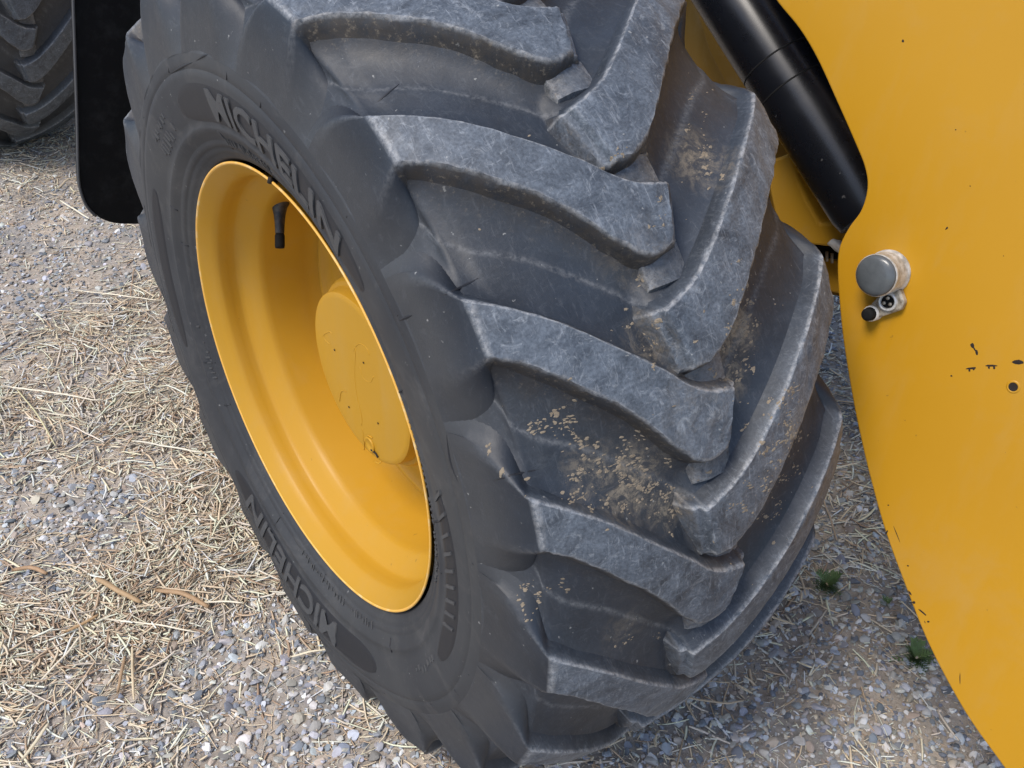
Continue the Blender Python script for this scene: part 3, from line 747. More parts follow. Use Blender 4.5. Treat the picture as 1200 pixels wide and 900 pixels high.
# black cut edge sealing strip under the lower edge
P = smooth_poly([pl(u, v, -.0135) for u, v in [(998, 462), (1008, 512), (1020, 562), (1037, 622), (1060, 685), (1089, 757), (1131, 835), (1177, 900)]], 6)
V, F = tube(P, .0042, 8); link('edge_strip', make_mesh('edge_strip', V, F, mat=M['dull']), plate)
t1 = np.cross(PN, [0, 0, 1]); t1 /= np.linalg.norm(t1); t2 = np.cross(PN, t1)
def chip(u, v, w_, h_, rot=0, n=9):
    P = pl(u, v, .0006); a = rad(rot); r_, d_ = pl(u + 1, v) - pl(u, v), pl(u, v + 1) - pl(u, v)
    V = [P]; 
    for i in range(n):
        b = i * 2 * math.pi / n; k = random.uniform(.75, 1.15)
        du = k * (w_ / 2 * math.cos(b) * math.cos(a) - h_ / 2 * math.sin(b) * math.sin(a)); dv_ = k * (w_ / 2 * math.cos(b) * math.sin(a) + h_ / 2 * math.sin(b) * math.cos(a))
        V.append(P - PN * .0004 + r_ * du + d_ * dv_)
    F = [[0, 1 + i, 1 + (i + 1) % n] for i in range(n)]
    return link('paint_chip', make_mesh('paint_chip', V, F, mat=M['chip']), plate)
for a in [(1139.5, 405, 5, 6, 0), (1144.5, 413, 4, 6, -15), (1142, 409, 2, 6, -30), (1138, 431.5, 13, 2.5, -6), (1136, 434, 3, 3.5, 0), (1141, 432, 3, 4, 20), (1161.5, 428.5, 15, 2.2, 0), (1159, 430.5, 2.5, 4, 0), (1165, 431, 3, 3.5, 0),
          (1193, 424.5, 15, 5.5, -5), (1115, 440.5, 2.6, 2.2, 0), (1058, 48, 3, 4, 0), (1120, 152, 1.6, 1.6, 0), (1109.5, 267.5, 2, 4.5, 40), (1137, 218, 1.5, 1.5, 0), (1039, 624, 6, 2, -60), (1051, 626, 1, 24, -22), (1064, 663, 2.5, 2, 0),
          (1066.5, 695, 2.2, 7, -35), (1071, 706, 3.5, 3.5, 0), (1081, 717.5, 13, 2, 40), (1088, 728.5, 3, 2.6, 0), (1084, 729, 1, 4, -20), (1041, 592, 2, 1.5, 0), (1125, 795, 1.3, 14, 0), (1176, 300, 1.5, 1.2, 0)]: chip(*a)
# drilled hole
ring = pl(1187.5, 453.3)
def disc_on_plate(c, prof, n=28, mat=None, name='part', parent=plate, ang=0):
    V = []; k = len(prof)
    for i in range(n):
        a = 2 * math.pi * i / n
        for (h, r) in prof: V.append(c + PN * h + r * (math.cos(a) * t1 + math.sin(a) * t2))
    F = [[i * k + j, i * k + j + 1, ((i + 1) % n) * k + j + 1, ((i + 1) % n) * k + j] for i in range(n) for j in range(k - 1)]
    o = link(name, make_mesh(name, V, F, mat=mat), parent); return o
disc_on_plate(ring, [(.0002, .0078), (.0012, .0066), (.0012, .0058), (.0008, .0052)], mat=M['plate'], name='hole_rim')
disc_on_plate(ring, [(.0008, .0054), (.0007, .004), (.0006, .0)], mat=M['chip'], name='drilled_hole')
# round capped fitting on the plate
fc = pl(1041, 319)
disc_on_plate(fc, [(0, .0275), (.003, .0275), (.004, .0262), (.012, .0255), (.020, .0248), (.030, .0246), (.031, .0256), (.035, .0256), (.0362, .0246)], 36, M['steel'], 'fitting_collar')
capo = disc_on_plate(fc, [(.0340, .0246), (.0372, .0242), (.0390, .0228), (.0406, .0200), (.0418, .0150), (.0424, .010), (.0427, .005), (.0428, 0)], 40, M['cap'], 'fitting_cap')
capo['label'] = 'round smooth grey domed cap'
for i in range(0):
    off = (i - 4) * .0052; hw = math.sqrt(max(.0, .0235 ** 2 - off ** 2)) * .85
    A = fc + PN * .0302 + t1 * off * .9 - t2 * hw; B_ = fc + PN * .0302 + t1 * off * .9 + t2 * hw
    V, F = tube([A, (A + B_) / 2 + PN * .0008, B_], .0009, 6); link('cap_rib', make_mesh('cap_rib', V, F, mat=M['cap']), capo)
c2 = pl(1050, 353)
rr_ = (pl(1053, 352) - pl(1052, 352)) ; dd_ = (pl(1052, 353) - pl(1052, 352))
def offp(du, dv_, h): return c2 + rr_ * du + dd_ * dv_ + PN * h
out = [offp(du, dv_, .011) for du, dv_ in ((-28, 22), (-10, 16), (10, 9), (14, 0), (9, -14), (2, -20), (-8, -14), (-20, -4), (-31, 8), (-33, 16))]
V, F = extrude_poly(out, PN, .0115)
br = link('fitting_bracket', make_mesh('fitting_bracket', V, F, smooth=False, mat=M['dirty']), plate); bevel(br, .003, 3, 40)
s0 = offp(-5, -1, 0)
disc_on_plate(s0, [(.010, .0118), (.0145, .0112), (.0150, .0095), (.0135, .0085), (.0120, .0078)], 26, M['steel'], 'socket_ring')
disc_on_plate(s0, [(.0122, .0085), (.0120, .004), (.0120, 0)], 20, M['dull'], 'socket_core')
for k_ in range(3):
    a = rad(120 * k_ + 40); P = s0 + (math.cos(a) * t1 + math.sin(a) * t2) * .0045 + PN * .0125
    V, F = tube([P - PN * .001, P + PN * .002], .0021, 8); link('socket_pin', make_mesh('socket_pin', V, F, mat=M['dirty']), plate)
s1 = offp(-25, 13, 0)
disc_on_plate(s1, [(.0, .0100), (.014, .0098), (.0155, .0085)], 24, M['white'], 'plug_collar')
s1b = disc_on_plate(s1, [(.012, .0075), (.0225, .0078), (.0245, .0068), (.0250, .003), (.0250, 0)], 24, M['dull'], 'black_plug')

# ------------------------------------------------------------------ ram, castings and chassis behind the plate
a0 = on_x(864, 0, -.46); a1 = on_x(1026, 252, -.46)
axd = (a1 - a0) / np.linalg.norm(a1 - a0); Lr = np.linalg.norm(a1 - a0)
ps = [a0 - axd * .7, a0, a0 + axd * (Lr - .02), a0 + axd * (Lr - .004), a0 + axd * Lr]
V, F = tube(ps, [.052, .052, .052, .049, .040], 48)
ram = link('lift_ram', make_mesh('lift_ram', V, F, mat=M['black']), machine); ram['label'] = 'black hydraulic lift ram behind the plate'; sharp_mod(ram, 40)
for f in (.30, .42):
    c0 = a0 + axd * Lr * f
    V, F = tube([c0, c0 + axd * .0025], [.05215, .05215], 48); link('ram_band', make_mesh('ram_band', V, F, mat=M['dull']), ram)
V, F = tube([a1 - axd * .05, a1 - axd * .05 + np.array([-.22, 0, 0])], .045, 28)
link('ram_pivot', make_mesh('ram_pivot', V, F, mat=M['black']), ram)
def xplate(px, x, th, name, mat, nm=None):
    V, F = extrude_poly([on_x(u, v, x) for u, v in px], (1, 0, 0), th)
    o = link(name, make_mesh(name, V, F, smooth=False, mat=mat), machine); bevel(o, .004, 2, 40)
    if nm: o['label'] = nm
    return o
# dull black backing sheet between ram and plate
xplate([(870, -120), (895, -10), (965, 110), (1020, 205), (1120, 245), (1130, 80), (1060, -120)], -.50, .02, 'ram_backing', M['dull'])
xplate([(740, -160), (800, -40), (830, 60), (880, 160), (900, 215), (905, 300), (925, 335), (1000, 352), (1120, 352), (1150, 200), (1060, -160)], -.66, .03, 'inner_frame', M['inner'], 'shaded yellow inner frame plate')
# bowl shaped casting under the ram
def casting(cx, cy, x, r_in, r_out, a0_, a1_, th, name):
    c = on_x(cx, cy, x); V = []; n = 28
    for i in range(n + 1):
        a = rad(a0_ + (a1_ - a0_) * i / n); e = np.array([0, math.cos(a), math.sin(a)])
        for (rr, dx) in ((r_in, -th), (r_in, 0), (r_out * .97, .004), (r_out, 0), (r_out, -th)):
            V.append(c + e * rr + np.array([dx, 0, 0]))
    F = [[i * 5 + j, i * 5 + j + 1, (i + 1) * 5 + j + 1, (i + 1) * 5 + j] for i in range(n) for j in range(4)]
    o = link(name, make_mesh(name, V, F, mat=M['frame']), machine); sharp_mod(o, 40); return o
cast = xplate([(898, 190), (902, 225), (910, 262), (922, 277), (950, 287), (985, 291), (1040, 292), (1090, 285), (1080, 240), (1030, 235), (985, 262), (960, 262), (945, 235), (932, 205), (925, 180)], -.50, .10, 'pivot_casting', M['frame'], 'yellow pivot casting below the ram')
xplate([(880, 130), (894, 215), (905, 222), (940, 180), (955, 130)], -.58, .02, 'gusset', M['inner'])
xplate([(900, 270), (922, 284), (950, 293), (985, 297), (1050, 298), (1050, 312), (985, 306), (950, 301), (922, 293), (900, 282)], -.53, .06, 'black_gap_strip', M['dull'], 'black strip between the castings')  # plain black strip set into the gap between the castings
xplate([(900, 284), (922, 289), (950, 300), (985, 304), (1050, 308), (1060, 350), (990, 346), (960, 340), (930, 330)], -.555, .05, 'lower_casting', M['frame'], 'lower yellow casting')
for (u, v, ww) in ((926, 285, 3), (948, 296, 2), (969, 298, 2), (975, 300, 2)):
    p0 = on_x(u, v - 3, -.528); p1 = on_x(u, v + 8, -.528)
    V, F = tube([p0, p1], .0012 * ww, 6); link('gap_rib', make_mesh('gap_rib', V, F, mat=M['dirty']), machine)
Pw = on_x(982, 288, -.492)
V, F = tube([Pw - [0, .0165, .004], Pw - [0, .010, -.0005], Pw, Pw + [0, .012, -.003], Pw + [0, .018, -.006]], [.002, .006, .0085, .007, .002], 12)
link('white_cap', make_mesh('white_cap', V, F, mat=M['white']), machine)
# chassis and the far side: a box frame between the wheels
def boxmesh(x0, x1, y0, y1, z0, z1):
    V = [(x, y, z) for x in (x0, x1) for y in (y0, y1) for z in (z0, z1)]
    F = [[0, 1, 3, 2], [4, 6, 7, 5], [0, 4, 5, 1], [2, 3, 7, 6], [0, 2, 6, 4], [1, 5, 7, 3]]
    return V, F
V, F = boxmesh(-1.02, -.56, -2.9, 1.0, 1.16, 1.50)  # unseen boom box, added to keep sky light off the inner frame
bo = link('shade_boom', make_mesh('shade_boom', V, F, smooth=False, mat=M['inner']), machine); bevel(bo, .02, 3)
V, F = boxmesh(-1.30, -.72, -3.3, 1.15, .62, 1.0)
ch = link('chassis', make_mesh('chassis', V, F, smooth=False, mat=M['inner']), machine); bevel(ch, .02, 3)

# ------------------------------------------------------------------ mudguard flap behind the wheel
fy = -.95
fp = [on_y(u, v, fy) for u, v in [(84, -70), (86, 0), (88, 60), (90.5, 140), (92, 205), (96, 228), (104, 244), (118, 256), (136, 262), (158, 263)]]
fl_ = smooth_poly(fp, 6)
ext = [on_y(205, 262, fy), on_y(230, 240, fy), on_y(250, -70, fy)]
V, F = extrude_poly(np.vstack([fl_, ext]), (0, 1, 0), .018)
flap = link('mud_flap', make_mesh('mud_flap', V, F, smooth=False, mat=M['flap']), machine); flap['label'] = 'black rubber mud flap with a rounded lower corner'
bevel(flap, .003, 2, 40)
V, F = tube([p + np.array([.001, .002, 0]) for p in fl_[:-14]], .0028, 8); link('flap_edge', make_mesh('flap_edge', V, F, mat=M['flap_edge']), flap)

# ------------------------------------------------------------------ ground
def axis_grid(lo, hi, step, far, n=18):
    a = np.arange(lo, hi + step / 2, step)
    k = np.geomspace(step, far, n)
    return np.concatenate([lo - k[::-1], a, hi + k])
gx = axis_grid(-1.9, 1.1, .013, 150); gy = axis_grid(-3.6, 1.5, .013, 150)
def vnoise(x, y, s, seed):
    g = np.random.default_rng(seed); T = g.random((256, 256))
    X = x * s; Y = y * s; i = np.floor(X).astype(int); j = np.floor(Y).astype(int); fx = X - i; fy_ = Y - j
    fx = fx * fx * (3 - 2 * fx); fy_ = fy_ * fy_ * (3 - 2 * fy_)
    a = T[i % 256, j % 256]; b = T[(i + 1) % 256, j % 256]; c = T[i % 256, (j + 1) % 256]; d = T[(i + 1) % 256, (j + 1) % 256]
    return (a * (1 - fx) + b * fx) * (1 - fy_) + (c * (1 - fx) + d * fx) * fy_ - .5
def gh(x, y):
    return .012 * vnoise(x, y, 3, 1) + .007 * vnoise(x, y, 9, 2) + .005 * vnoise(x, y, 33, 3) - .003
GX, GY = np.meshgrid(gx, gy, indexing='ij')
GZ = gh(GX, GY)
V = np.stack([GX, GY, GZ], -1).reshape(-1, 3); nx, ny = GX.shape
i = np.arange(nx - 1)[:, None]; j = np.arange(ny - 1)[None, :]
F = np.stack([i * ny + j, (i + 1) * ny + j, (i + 1) * ny + j + 1, i * ny + j + 1], -1).reshape(-1, 4)
ground = link('ground', make_mesh('ground', V, F, mat=M['soil'])); tag(ground, kind='structure')

# straw / gravel cover map, from points surveyed on the ground
cp = [(120, 400, 1), (200, 420, 1), (60, 470, 1), (180, 500, 1), (250, 640, 1), (240, 560, 1), (60, 720, 1), (150, 720, 1), (230, 700, .9), (60, 850, .6), (20, 660, .8), (20, 780, .9), (140, 800, .7), (110, 870, .35), (310, 640, .6), (200, 330, .8),
      (60, 300, .12), (20, 340, .05), (100, 330, .15), (70, 605, .1), (110, 600, .15), (30, 570, .15), (300, 820, .1), (380, 850, .1), (260, 770, .12), (420, 870, .15), (560, 895, .2), (330, 740, .4), (390, 800, .4), (200, 850, .35),
      (100, 200, .5), (30, 220, .5), (60, 180, .6),
      (980, 600, .45), (960, 680, .35), (900, 730, .4), (860, 790, .45), (1000, 830, .05), (1100, 850, .05), (950, 870, .1), (1050, 700, .2), (990, 740, .15), (1040, 600, .25), (970, 470, .3), (990, 420, .2), (1150, 890, 0), (850, 880, .15), (800, 860, .3), (700, 880, .2)]
CP = np.array([on_ground(u, v)[:2] for u, v, s in cp]); CS = np.array([s for *_, s in cp])
def straw_amount(x, y):
    P = np.stack([x, y], -1); d = ((P[:, None] - CP[None]) ** 2).sum(-1)
    w_ = 1 / (d + .0012) ** 1.6
    return np.clip((w_ * CS).sum(1) / w_.sum(1) + .28 * vnoise(x, y, 11, 9), 0, 1)
def sample(n, u0=-70, u1=1270, v0=-30, v1=960, maxd=5.5):
    """random ground points in the stretch of ground the photograph looks at, uniform per area"""
    out = []
    while sum(map(len, out)) < n:
        k = 60000
        x = rng.uniform(-1.9, 1.1, k); y = rng.uniform(-3.9, 1.5, k)
        P = np.stack([x, y, x * 0], -1); Q = (P - CAM) @ RC.T; ok = Q[:, 2] > .3
        u = Q[:, 0] / Q[:, 2] * FPX + 600; v = Q[:, 1] / Q[:, 2] * FPX + 450
        ok &= (u > u0) & (u < u1) & (v > v0) & (v < v1) & (Q[:, 2] < maxd)
        ok &= ~((u > 480) & (u < 830) & (v < 700)) & ~((u > 250) & (u < 480) & (v < 480)) & ~((u > 1080) & (v < 500)) & ~((np.abs(x) < .2) & (np.abs(y) < .1))
        # thin out with distance: far ground needs fewer
        ok &= rng.random(k) < np.clip((2.0 / np.maximum(Q[:, 2], .5)) ** 2.2, .08, 1)
        out.append(P[ok][:, :2])
    return np.concatenate(out)[:n]

def ico(sub):
    import bmesh
    bm = bmesh.new(); bmesh.ops.create_icosphere(bm, subdivisions=sub, radius=1)
    V = np.array([v.co[:] for v in bm.verts]); F = np.array([[v.index for v in f.verts] for f in bm.faces]); bm.free(); return V, F
def stone_shape(sub, g):
    V, F = ico(sub)
    for _ in range(8):
        n = g.normal(size=3); n /= np.linalg.norm(n); d = V @ n; c = g.uniform(.38, .8)
        V = V - np.clip(d - c, 0, None)[:, None] * n * g.uniform(.6, 1)
    V = V * g.uniform(.85, 1.12, size=V.shape).mean(1)[:, None]
    return V * [1, g.uniform(.6, .95), g.uniform(.35, .62)], F
def stone_tints(n):
    base = np.array([(.28, .295, .32), (.18, .20, .235), (.34, .335, .32), (.42, .41, .39), (.26, .25, .235), (.33, .28, .23), (.12, .135, .16), (.58, .575, .55), (.29, .255, .215), (.36, .375, .41)])
    p = np.array([.16, .13, .14, .10, .12, .08, .08, .05, .07, .07])
    c = base[rng.choice(len(base), n, p=p / p.sum())]
    return np.clip(c * 1.5 * rng.uniform(.55, 1.3, (n, 1)) * rng.uniform(.96, 1.04, (n, 3)), .02, .8)
def scatter_stones(name, n, sz_lo, sz_hi, sub, keep, label, sink=.25, bright=1.0, powr=2.2):
    pts = sample(n)
    s = straw_amount(pts[:, 0], pts[:, 1]); pts = pts[rng.random(len(pts)) < keep(s)]
    n = len(pts); shapes = [stone_shape(sub, rng) for _ in range(10)]
    sz = sz_lo + (sz_hi - sz_lo) * rng.random(n) ** powr
    rot = rng.uniform(0, 2 * np.pi, n); tl = rng.normal(0, .3, (n, 2)); pick = rng.integers(0, 10, n); tint = stone_tints(n) * bright
    Vs, Fs, Cs = [], [], []; off = 0
    for k in range(10):
        m_ = pick == k; V, F = shapes[k]; c = np.cos(rot[m_])[:, None]; s_ = np.sin(rot[m_])[:, None]; z = sz[m_][:, None]
        X = V[None, :, 0] * z; Y = V[None, :, 1] * z; Z = V[None, :, 2] * z + X * tl[m_, :1] + Y * tl[m_, 1:]
        W = np.stack([X * c - Y * s_ + pts[m_][:, :1], X * s_ + Y * c + pts[m_][:, 1:], Z + gh(pts[m_][:, 0], pts[m_][:, 1])[:, None] + z * .45 * (1 - 2 * sink)], -1)
        nb = W.shape[0]; Vs.append(W.reshape(-1, 3)); Fs.append((F[None] + (np.arange(nb) * len(V))[:, None, None] + off).reshape(-1, 3)); off += nb * len(V)
        Cs.append(np.repeat(tint[m_], len(V), 0))
    me = make_mesh(name, np.concatenate(Vs), np.concatenate(Fs), dict(tint=np.concatenate(Cs)), smooth=False, mat=M['stone'])
    o = link(name, me); tag(o, label, 'gravel', kind='stuff'); return o
scatter_stones('gravel', 40000, .0022, .0080, 1, lambda s: np.clip(1.05 - s * .75, .2, 1), 'fine grey and brown crushed gravel covering the ground', sink=.15, powr=1.8)
scatter_stones('coarse_gravel', 11500, .0052, .0142, 2, lambda s: np.clip(.95 - s * 1.05, .04, 1), 'coarser rounded gravel lying among the fine stones', sink=.3, powr=2.0)

# ---- individual pebbles
peb_shapes = []
for k in range(8):
    V, F = stone_shape(2, rng); V = V * [1, 1, .8]
    peb_shapes.append((V, F))
def pebble(u, v, wpx, hpx, rot, tint, label=None, group='single pebbles lying in the gravel'):
    P = on_ground(u, v); d = np.linalg.norm(P - CAM); L_ = wpx / FPX * d / 2; B_ = hpx / FPX * d / 2 * 1.15
    V, F = random.choice(peb_shapes); W = V.copy(); W[:, 0] *= L_; W[:, 1] *= B_; W[:, 2] *= min(L_, B_) * 1.1
    me = make_mesh('pebble', W, F, dict(tint=np.tile(tint, (len(W), 1))), mat=M['stone'])
    o = link('pebble', me, None, (P[0], P[1], gh(P[:1], P[1:2])[0] + min(L_, B_) * .35)); o.rotation_euler = (0, 0, rad(rot) - math.atan2(RC[0][0], RC[0][1]) + math.pi / 2)
    tag(o, label, 'pebble', 'single pebbles lying in the gravel'); return o
pebble(1011, 846, 17, 15, 40, (.80, .80, .80), 'brightest white oval pebble near the bottom, left of the yellow plate', None)
pebble(1003, 853, 14, 8, 30, (.68, .67, .65), 'flat white pebble just beside the brightest white oval pebble', None)
pebble(964, 763, 8, 6, 0, (.72, .66, .55), 'small cream pebble in the gravel right of the tyre', None)
pebble(954, 813, 14, 8, -10, (.55, .55, .52), 'pale grey flat pebble in gravel between tyre and white pebbles', None)
pebble(976, 806, 8, 13, 0, (.36, .37, .42), 'blue grey upright oval pebble in gravel right of the tyre', None)
pebble(946, 775, 16, 13, 0, (.42, .42, .42), 'wide pale grey pebble in gravel below the green weed', None)
pebble(1079, 812, 15, 11, 30, (.50, .50, .49), 'pale grey oval pebble close to the plate edge, upper of two', None)
pebble(1086, 834, 15, 15, 40, (.46, .46, .46), 'pale grey oval pebble close to the plate edge, lower of two', None)
pebble(1054, 802, 10, 8, 0, (.70, .62, .50), 'small cream pebble close to the yellow plate edge', None)
pebble(1071, 744, 12, 6, 10, (.70, .70, .68), 'white chip of stone beside the plate edge above the lower weed', None)
pebble(931, 696, 16, 14, 35, (.55, .56, .60), 'pale blue grey wedge shaped stone between tyre and upper weed', None)
pebble(104, 315 - 30, 10, 14, 0, (.35, .34, .36), 'grey curled stone in gravel under the mud flap', None)
pebble(124, 282, 10, 8, 0, (.25, .27, .30), 'dark blue grey stone in gravel below the mud flap', None)
pebble(328, 868, 16, 9, -20, (.56, .52, .50), 'pale elongated pebble at the bottom left of the tyre, left of a pair', None)
pebble(347, 871, 17, 10, -15, (.48, .47, .48), 'pale elongated pebble at the bottom left of the tyre, right of a pair', None)
pebble(342, 888, 14, 13, 20, (.44, .47, .50), 'round blue grey pebble at the very bottom left of the tyre', None)
pebble(196, 852, 17, 9, -25, (.52, .50, .46), 'pale flat stone in gravel beside a thin diagonal stalk', None)
pebble(198, 886, 14, 13, 0, (.45, .45, .40), 'round pale green grey pebble at the bottom edge, left side', None)
pebble(253, 781, 9, 11, 0, (.42, .40, .45), 'lilac grey oval pebble in gravel below the straw', None)
pts = sample(260); ss = straw_amount(pts[:, 0], pts[:, 1]); pts = pts[ss < .45][:130]
for p in pts:
    u, v = to_px(np.array([p[0], p[1], 0])); wd = random.uniform(9, 16) * min(1, 2 / np.linalg.norm(np.array([*p, 0]) - CAM))
    t = stone_tints(1)[0] * 1.15
    t = np.clip(t, 0, .75); asp = random.uniform(.5, .85); lum = t.mean()
    tone = 'whitish' if lum > .58 else 'pale grey' if lum > .42 else 'mid grey' if lum > .3 else 'dark grey'
    if t[0] > t[2] * 1.3: tone = 'pale brown' if lum > .35 else 'brown'
    where = ('under the rear tyre and mud flap' if v < 330 and u < 300 else 'beside the straw left of the tyre' if v < 700 and u < 400 else 'in the bottom left gravel' if u < 560 else 'in the gravel right below the tyre' if v > 740 else 'in the shade between tyre and yellow plate')
    pebble(u, v, wd, wd * asp, random.uniform(0, 180), t, '%s %s pebble %s' % (tone, 'long' if asp < .63 else 'rounded', where))

# ---- straw
def straw_tints(n, pale=1.0):
    base = np.array([(.80, .67, .49), (.70, .56, .39), (.50, .37, .25), (.84, .77, .64), (.36, .25, .17), (.74, .64, .53), (.56, .48, .39)])
    c = base[rng.choice(len(base), n, p=[.24, .2, .14, .14, .08, .12, .08])]
    return np.clip(c * rng.uniform(.75, 1.15, (n, 1)) * pale, .02, .85)
def straw_geo(p, ang, ln, wd, th, bend, lift, tilt, seg=3):
    n = len(p); t = np.linspace(-.5, .5, seg + 1)[None]
    a = ang[:, None] + bend[:, None] * t
    x = p[:, :1] + np.cumsum(np.cos(a) * ln[:, None] / seg, 1) - np.cos(ang)[:, None] * ln[:, None] * .6
    y = p[:, 1:] + np.cumsum(np.sin(a) * ln[:, None] / seg, 1) - np.sin(ang)[:, None] * ln[:, None] * .6
    z = gh(x.ravel(), y.ravel()).reshape(x.shape) + lift[:, None] + tilt[:, None] * t * ln[:, None]
    C = np.stack([x, y, z], -1); N = np.stack([-np.sin(a), np.cos(a), a * 0], -1)
    w2 = (wd[:, None] / 2 * (1 - .35 * np.abs(t * 2) ** 3))[..., None]; Z = np.array([0, 0, 1.])
    ring = np.stack([C - N * w2, C + Z * th[:, None, None], C + N * w2], 2)
    V = ring.reshape(-1, 3); f = []
    for s in range(seg):
        for k in range(3): f.append([s * 3 + k, s * 3 + (k + 1) % 3, (s + 1) * 3 + (k + 1) % 3, (s + 1) * 3 + k])
    f = np.array(f); F = (f[None] + (np.arange(n) * (seg + 1) * 3)[:, None, None]).reshape(-1, 4)
    return V, F
def scatter_straw(name, n, llo, lhi, wlo, whi, keep, label, hi=.014, bendy=.8, pale=1.0, seg=3):
    p = sample(n); s = straw_amount(p[:, 0], p[:, 1]); k = rng.random(len(p)) < keep(s); p = p[k]; s = s[k]
    k = rng.random(len(p)) < np.clip(.88 + 1.1 * vnoise(p[:, 0], p[:, 1], 7, 33), .3, 1); p = p[k]; s = s[k]; n = len(p)
    cl = np.clip(.5 + 1.6 * vnoise(p[:, 0], p[:, 1], 7, 33), 0, 1.3)
    ln = llo + (lhi - llo) * rng.random(n) ** 2.1; wd = wlo + (whi - wlo) * rng.random(n) ** 1.9
    V, F = straw_geo(p, rng.normal(0, .75, n) + 6.3 * (vnoise(p[:, 0], p[:, 1], 5, 21) + .5) * 1.3, ln, wd, wd * .22, rng.normal(0, bendy, n), .002 + hi * rng.random(n) * (.15 + .85 * s) * (.4 + cl), rng.normal(0, .10, n), seg=seg)
    me = make_mesh(name, V, F, dict(tint=np.repeat(straw_tints(n, pale), 3 * (seg + 1), 0)), smooth=True, mat=M['straw'])
    o = link(name, me); tag(o, label, 'straw', kind='stuff'); return o
scatter_straw('straw_litter', 60000, .010, .080, .0015, .0058, lambda s: np.clip(s * 1.05 + .05, 0, 1) ** 1.5, 'tangled pale chopped straw littering the ground', hi=.015, pale=1.22, bendy=.38)
scatter_straw('chaff', 72000, .004, .016, .0012, .0055, lambda s: np.clip(s + .15, 0, 1), 'fine chaff and husks mixed into the gravel', hi=.009, bendy=.9, pale=1.18, seg=1)

# ---- single long stalks and bark strips one can point to
def stalk(px, w_, tint, label, name='straw_stalk', cat='straw', group=None, lift=.018, flat=.35):
    P = [on_ground(u, v) for u, v in px]; P = smooth_poly(P, 5)
    n = len(P); ring = []
    for i in range(n):
        t = P[min(i + 1, n - 1)] - P[max(i - 1, 0)]; t /= np.linalg.norm(t); N = np.array([-t[1], t[0], 0])
        f = i / (n - 1); ww = w_ / 2 * (1 - .3 * abs(2 * f - 1) ** 3); c = P[i] + [0, 0, lift + gh(P[i][:1], P[i][1:2])[0]]
        for a in np.linspace(0, 2 * np.pi, 8, endpoint=False): ring.append(c + N * ww * math.cos(a) + np.array([0, 0, 1]) * ww * math.sin(a) * (flat + .3))
    F = [[i * 8 + j, i * 8 + (j + 1) % 8, (i + 1) * 8 + (j + 1) % 8, (i + 1) * 8 + j] for i in range(n - 1) for j in range(8)]
    F += [list(range(8)), [(n - 1) * 8 + j for j in range(8)]]
    c0 = np.mean(ring, 0)
    o = link(name, make_mesh(name, np.array(ring) - c0, F, dict(tint=np.tile(tint, (len(ring), 1)) * rng.uniform(.85, 1.1, (len(ring), 1))), mat=M['straw']), None, c0)
    tag(o, label, cat, group); return o
pale = (.88, .79, .62); mid = (.70, .57, .38); brn = (.30, .19, .10)
stalk([(84, 344), (130, 349), (190, 357)], .004, pale, 'upper of two long pale stalks running level left of the tyre')
stalk([(82, 360), (134, 361)], .0035, pale, 'lower, shorter of two level pale stalks left of the tyre')
stalk([(6, 457), (60, 465), (122, 473)], .0045, pale, 'long pale stalk sloping gently across the straw at the left edge')
stalk([(156, 521), (200, 530), (248, 537)], .0045, (.82, .76, .62), 'long whitish stalk touching the tyre edge at mid height')
stalk([(50, 487), (92, 491)], .003, pale, 'short level stalk under the long left edge stalk')
stalk([(22, 462), (45, 490), (66, 526)], .0035, (.66, .60, .36), 'greenish straw bending down from the left edge stalk')
stalk([(122, 731), (175, 736), (232, 746)], .0035, pale, 'long thin pale stalk below the bark strips')
stalk([(40, 816), (75, 780), (98, 752)], .004, pale, 'diagonal pale stalk rising right at the bottom left')
stalk([(28, 899), (48, 872), (60, 855)], .006, (.80, .70, .50), 'broad pale stalk at the bottom edge in the left corner')
stalk([(157, 765), (158, 800), (159, 826)], .0045, mid, 'upright tan stalk standing out below the bark strips')
stalk([(72, 240), (90, 252), (106, 262)], .006, (.84, .78, .62), 'short thick whitish stalk beside the mud flap')
stalk([(70, 227), (80, 217), (92, 213)], .008, (.55, .46, .34), 'pale brown stalk lying left of the mud flap')
stalk([(230, 712), (262, 710), (286, 712)], .004, pale, 'pale level stalk reaching the tyre edge below the straw')
stalk([(340, 775), (362, 770), (385, 767)], .004, (.85, .75, .55), 'short bright stalk on gravel close to the tyre')
stalk([(228, 850), (240, 834), (249, 815)], .0025, (.50, .42, .30), 'thin diagonal stalk crossing the bottom gravel')
stalk([(232, 683), (250, 672), (262, 660), (284, 652)], .003, brn, 'thin dark twig curving up beside the bark strips')
stalk([(116, 687), (140, 699), (167, 712)], .011, (.46, .31, .17), 'thick curled tan bark strip in the middle of the straw', 'bark_strip', 'bark', lift=.02, flat=.5)
stalk([(184, 697), (215, 702), (246, 717)], .010, (.42, .27, .15), 'reddish brown bark strip right of the thick tan strip', 'bark_strip', 'bark', lift=.02, flat=.5)
stalk([(18, 678), (40, 674), (58, 681)], .009, (.44, .28, .16), 'brown curled bark strip at the left edge', 'bark_strip', 'bark', lift=.02, flat=.5)
stalk([(78, 749), (100, 738), (118, 727)], .006, (.48, .31, .16), 'slim brown bark strip sloping under the tan strip', 'bark_strip', 'bark', lift=.02, flat=.5)
stalk([(140, 818), (146, 790), (148, 775)], .006, (.40, .27, .16), 'narrow brown bark strip beside the upright tan stalk', 'bark_strip', 'bark', lift=.016, flat=.5)
stalk([(768, 820), (800, 822), (845, 828), (870, 825)], .004, (.55, .43, .30), 'long tan stalk beside the tyre base on the right')
stalk([(796, 805), (804, 830), (815, 850)], .003, (.55, .43, .30), 'short stalk crossing the long tan stalk by the tyre')
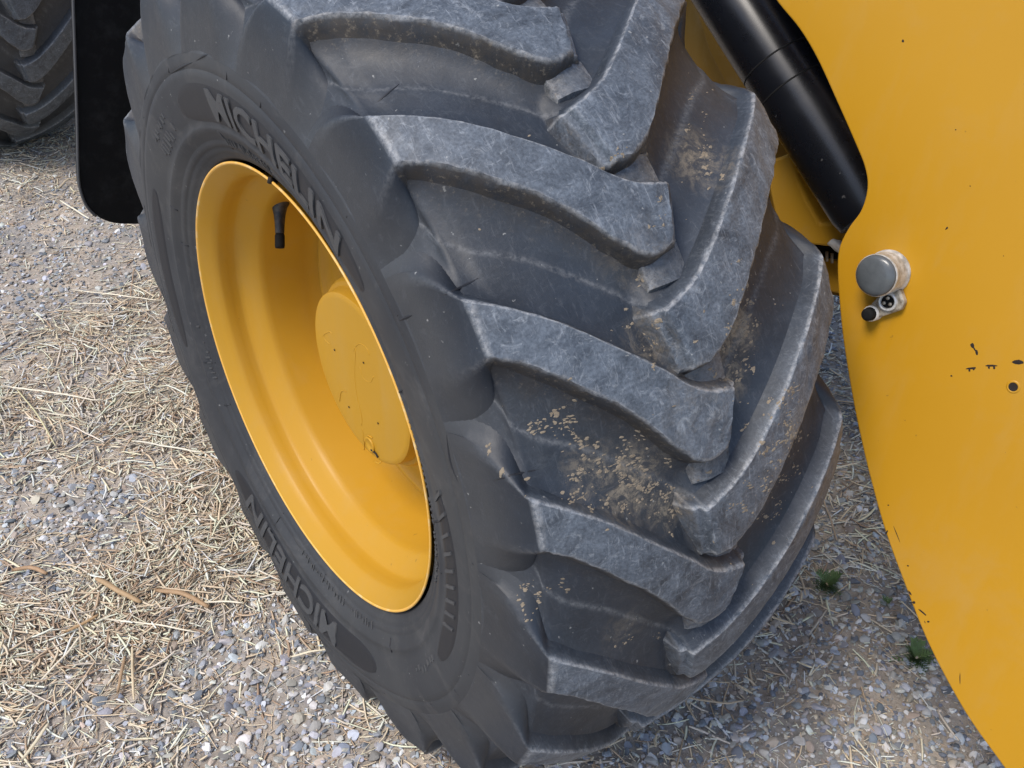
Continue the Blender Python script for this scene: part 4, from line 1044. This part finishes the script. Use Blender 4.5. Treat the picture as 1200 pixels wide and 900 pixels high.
stalk([(966, 558), (985, 553), (1006, 548)], .0045, (.80, .68, .50), 'pale stalk lying between the tyre and the plate')
stalk([(960, 585), (970, 612), (979, 641)], .004, (.45, .34, .24), 'brown stalk upright on soil right of the tyre')
stalk([(888, 724), (905, 730), (930, 738)], .0045, (.72, .58, .40), 'tan stalk on gravel beneath the tyre right side')
stalk([(932, 675), (938, 690), (942, 705)], .004, (.60, .46, .32), 'short tan stalk left of the green weed')
stalk([(933, 780), (942, 785), (951, 789)], .004, (.75, .66, .48), 'short pale stick lying in the right gravel')
pts = sample(330); ss = straw_amount(pts[:, 0], pts[:, 1]); pts = pts[ss > .5][:110]
for p in pts:
    u, v = to_px(np.array([p[0], p[1], 0])); a = random.uniform(0, 3.14); L_ = random.uniform(16, 38) * min(1, 2.1 / np.linalg.norm(np.array([*p, 0]) - CAM)); b = random.gauss(0, 3)
    stalk([(u - L_ * math.cos(a), v - L_ * .8 * math.sin(a)), (u + b, v + b), (u + L_ * math.cos(a), v + L_ * .8 * math.sin(a))], random.uniform(.002, .0036), straw_tints(1, 1.05)[0],
          '%s %s straw stalk on the litter %s' % ('short' if L_ < 24 else 'long', 'level' if abs(math.sin(a)) < .35 else 'steep' if abs(math.sin(a)) > .85 else 'slanting down right' if math.cos(a) > 0 else 'slanting down left',
          'left of the wheel rim' if v < 560 and u < 500 else 'at the lower left' if u < 450 else 'right of the tyre'), group='loose straw stalks on the litter', lift=random.uniform(.012, .022))

# ---- weeds
def weed(u, v, size, n, label):
    P = on_ground(u, v); root = empty('weed', (P[0], P[1], gh(P[:1], P[1:2])[0])); tag(root, label, 'weed', 'small green weeds in the gravel')
    for _ in range(n):
        a = random.uniform(0, 6.28); el = random.uniform(.25, 1.2); L_ = size * random.uniform(.5, 1.1)
        d = np.array([math.cos(a) * math.cos(el), math.sin(a) * math.cos(el), math.sin(el)]); s_ = np.cross(d, [0, 0, 1]); s_ /= np.linalg.norm(s_)
        V, F, k = [], [], 0
        for f in np.linspace(0.15, 1, 6):
            c = d * L_ * f - np.array([0, 0, L_ * .35 * f * f])
            for sg in (-1, 1):
                q_ = c + (s_ * sg * .9 + d * .7) * L_ * .22 * (1.15 - f * .6); wv = d * L_ * .05
                b = len(V); V += [c - wv, q_ - wv * .3, q_ + wv * 1.2, c + wv]; F.append([b, b + 1, b + 2, b + 3])
        b = len(V); V += [s_ * .0006, d * L_ - [0, 0, L_ * .35], -s_ * .0006]; F.append([b, b + 1, b + 2])
        g_ = random.uniform(.7, 1.3); t = np.array([.12, .20, .07]) * g_
        link('leaf', make_mesh('leaf', V, F, dict(tint=np.tile(t, (len(V), 1))), smooth=False, mat=M['leaf']), root)
weed(970, 688, .040, 46, 'feathery green weed between the tyre and the yellow plate')
weed(1074, 768, .042, 46, 'darker green weed right against the lower edge of the plate')
weed(1038, 708, .018, 16, 'tiny green weed tuft midway between the two larger weeds')
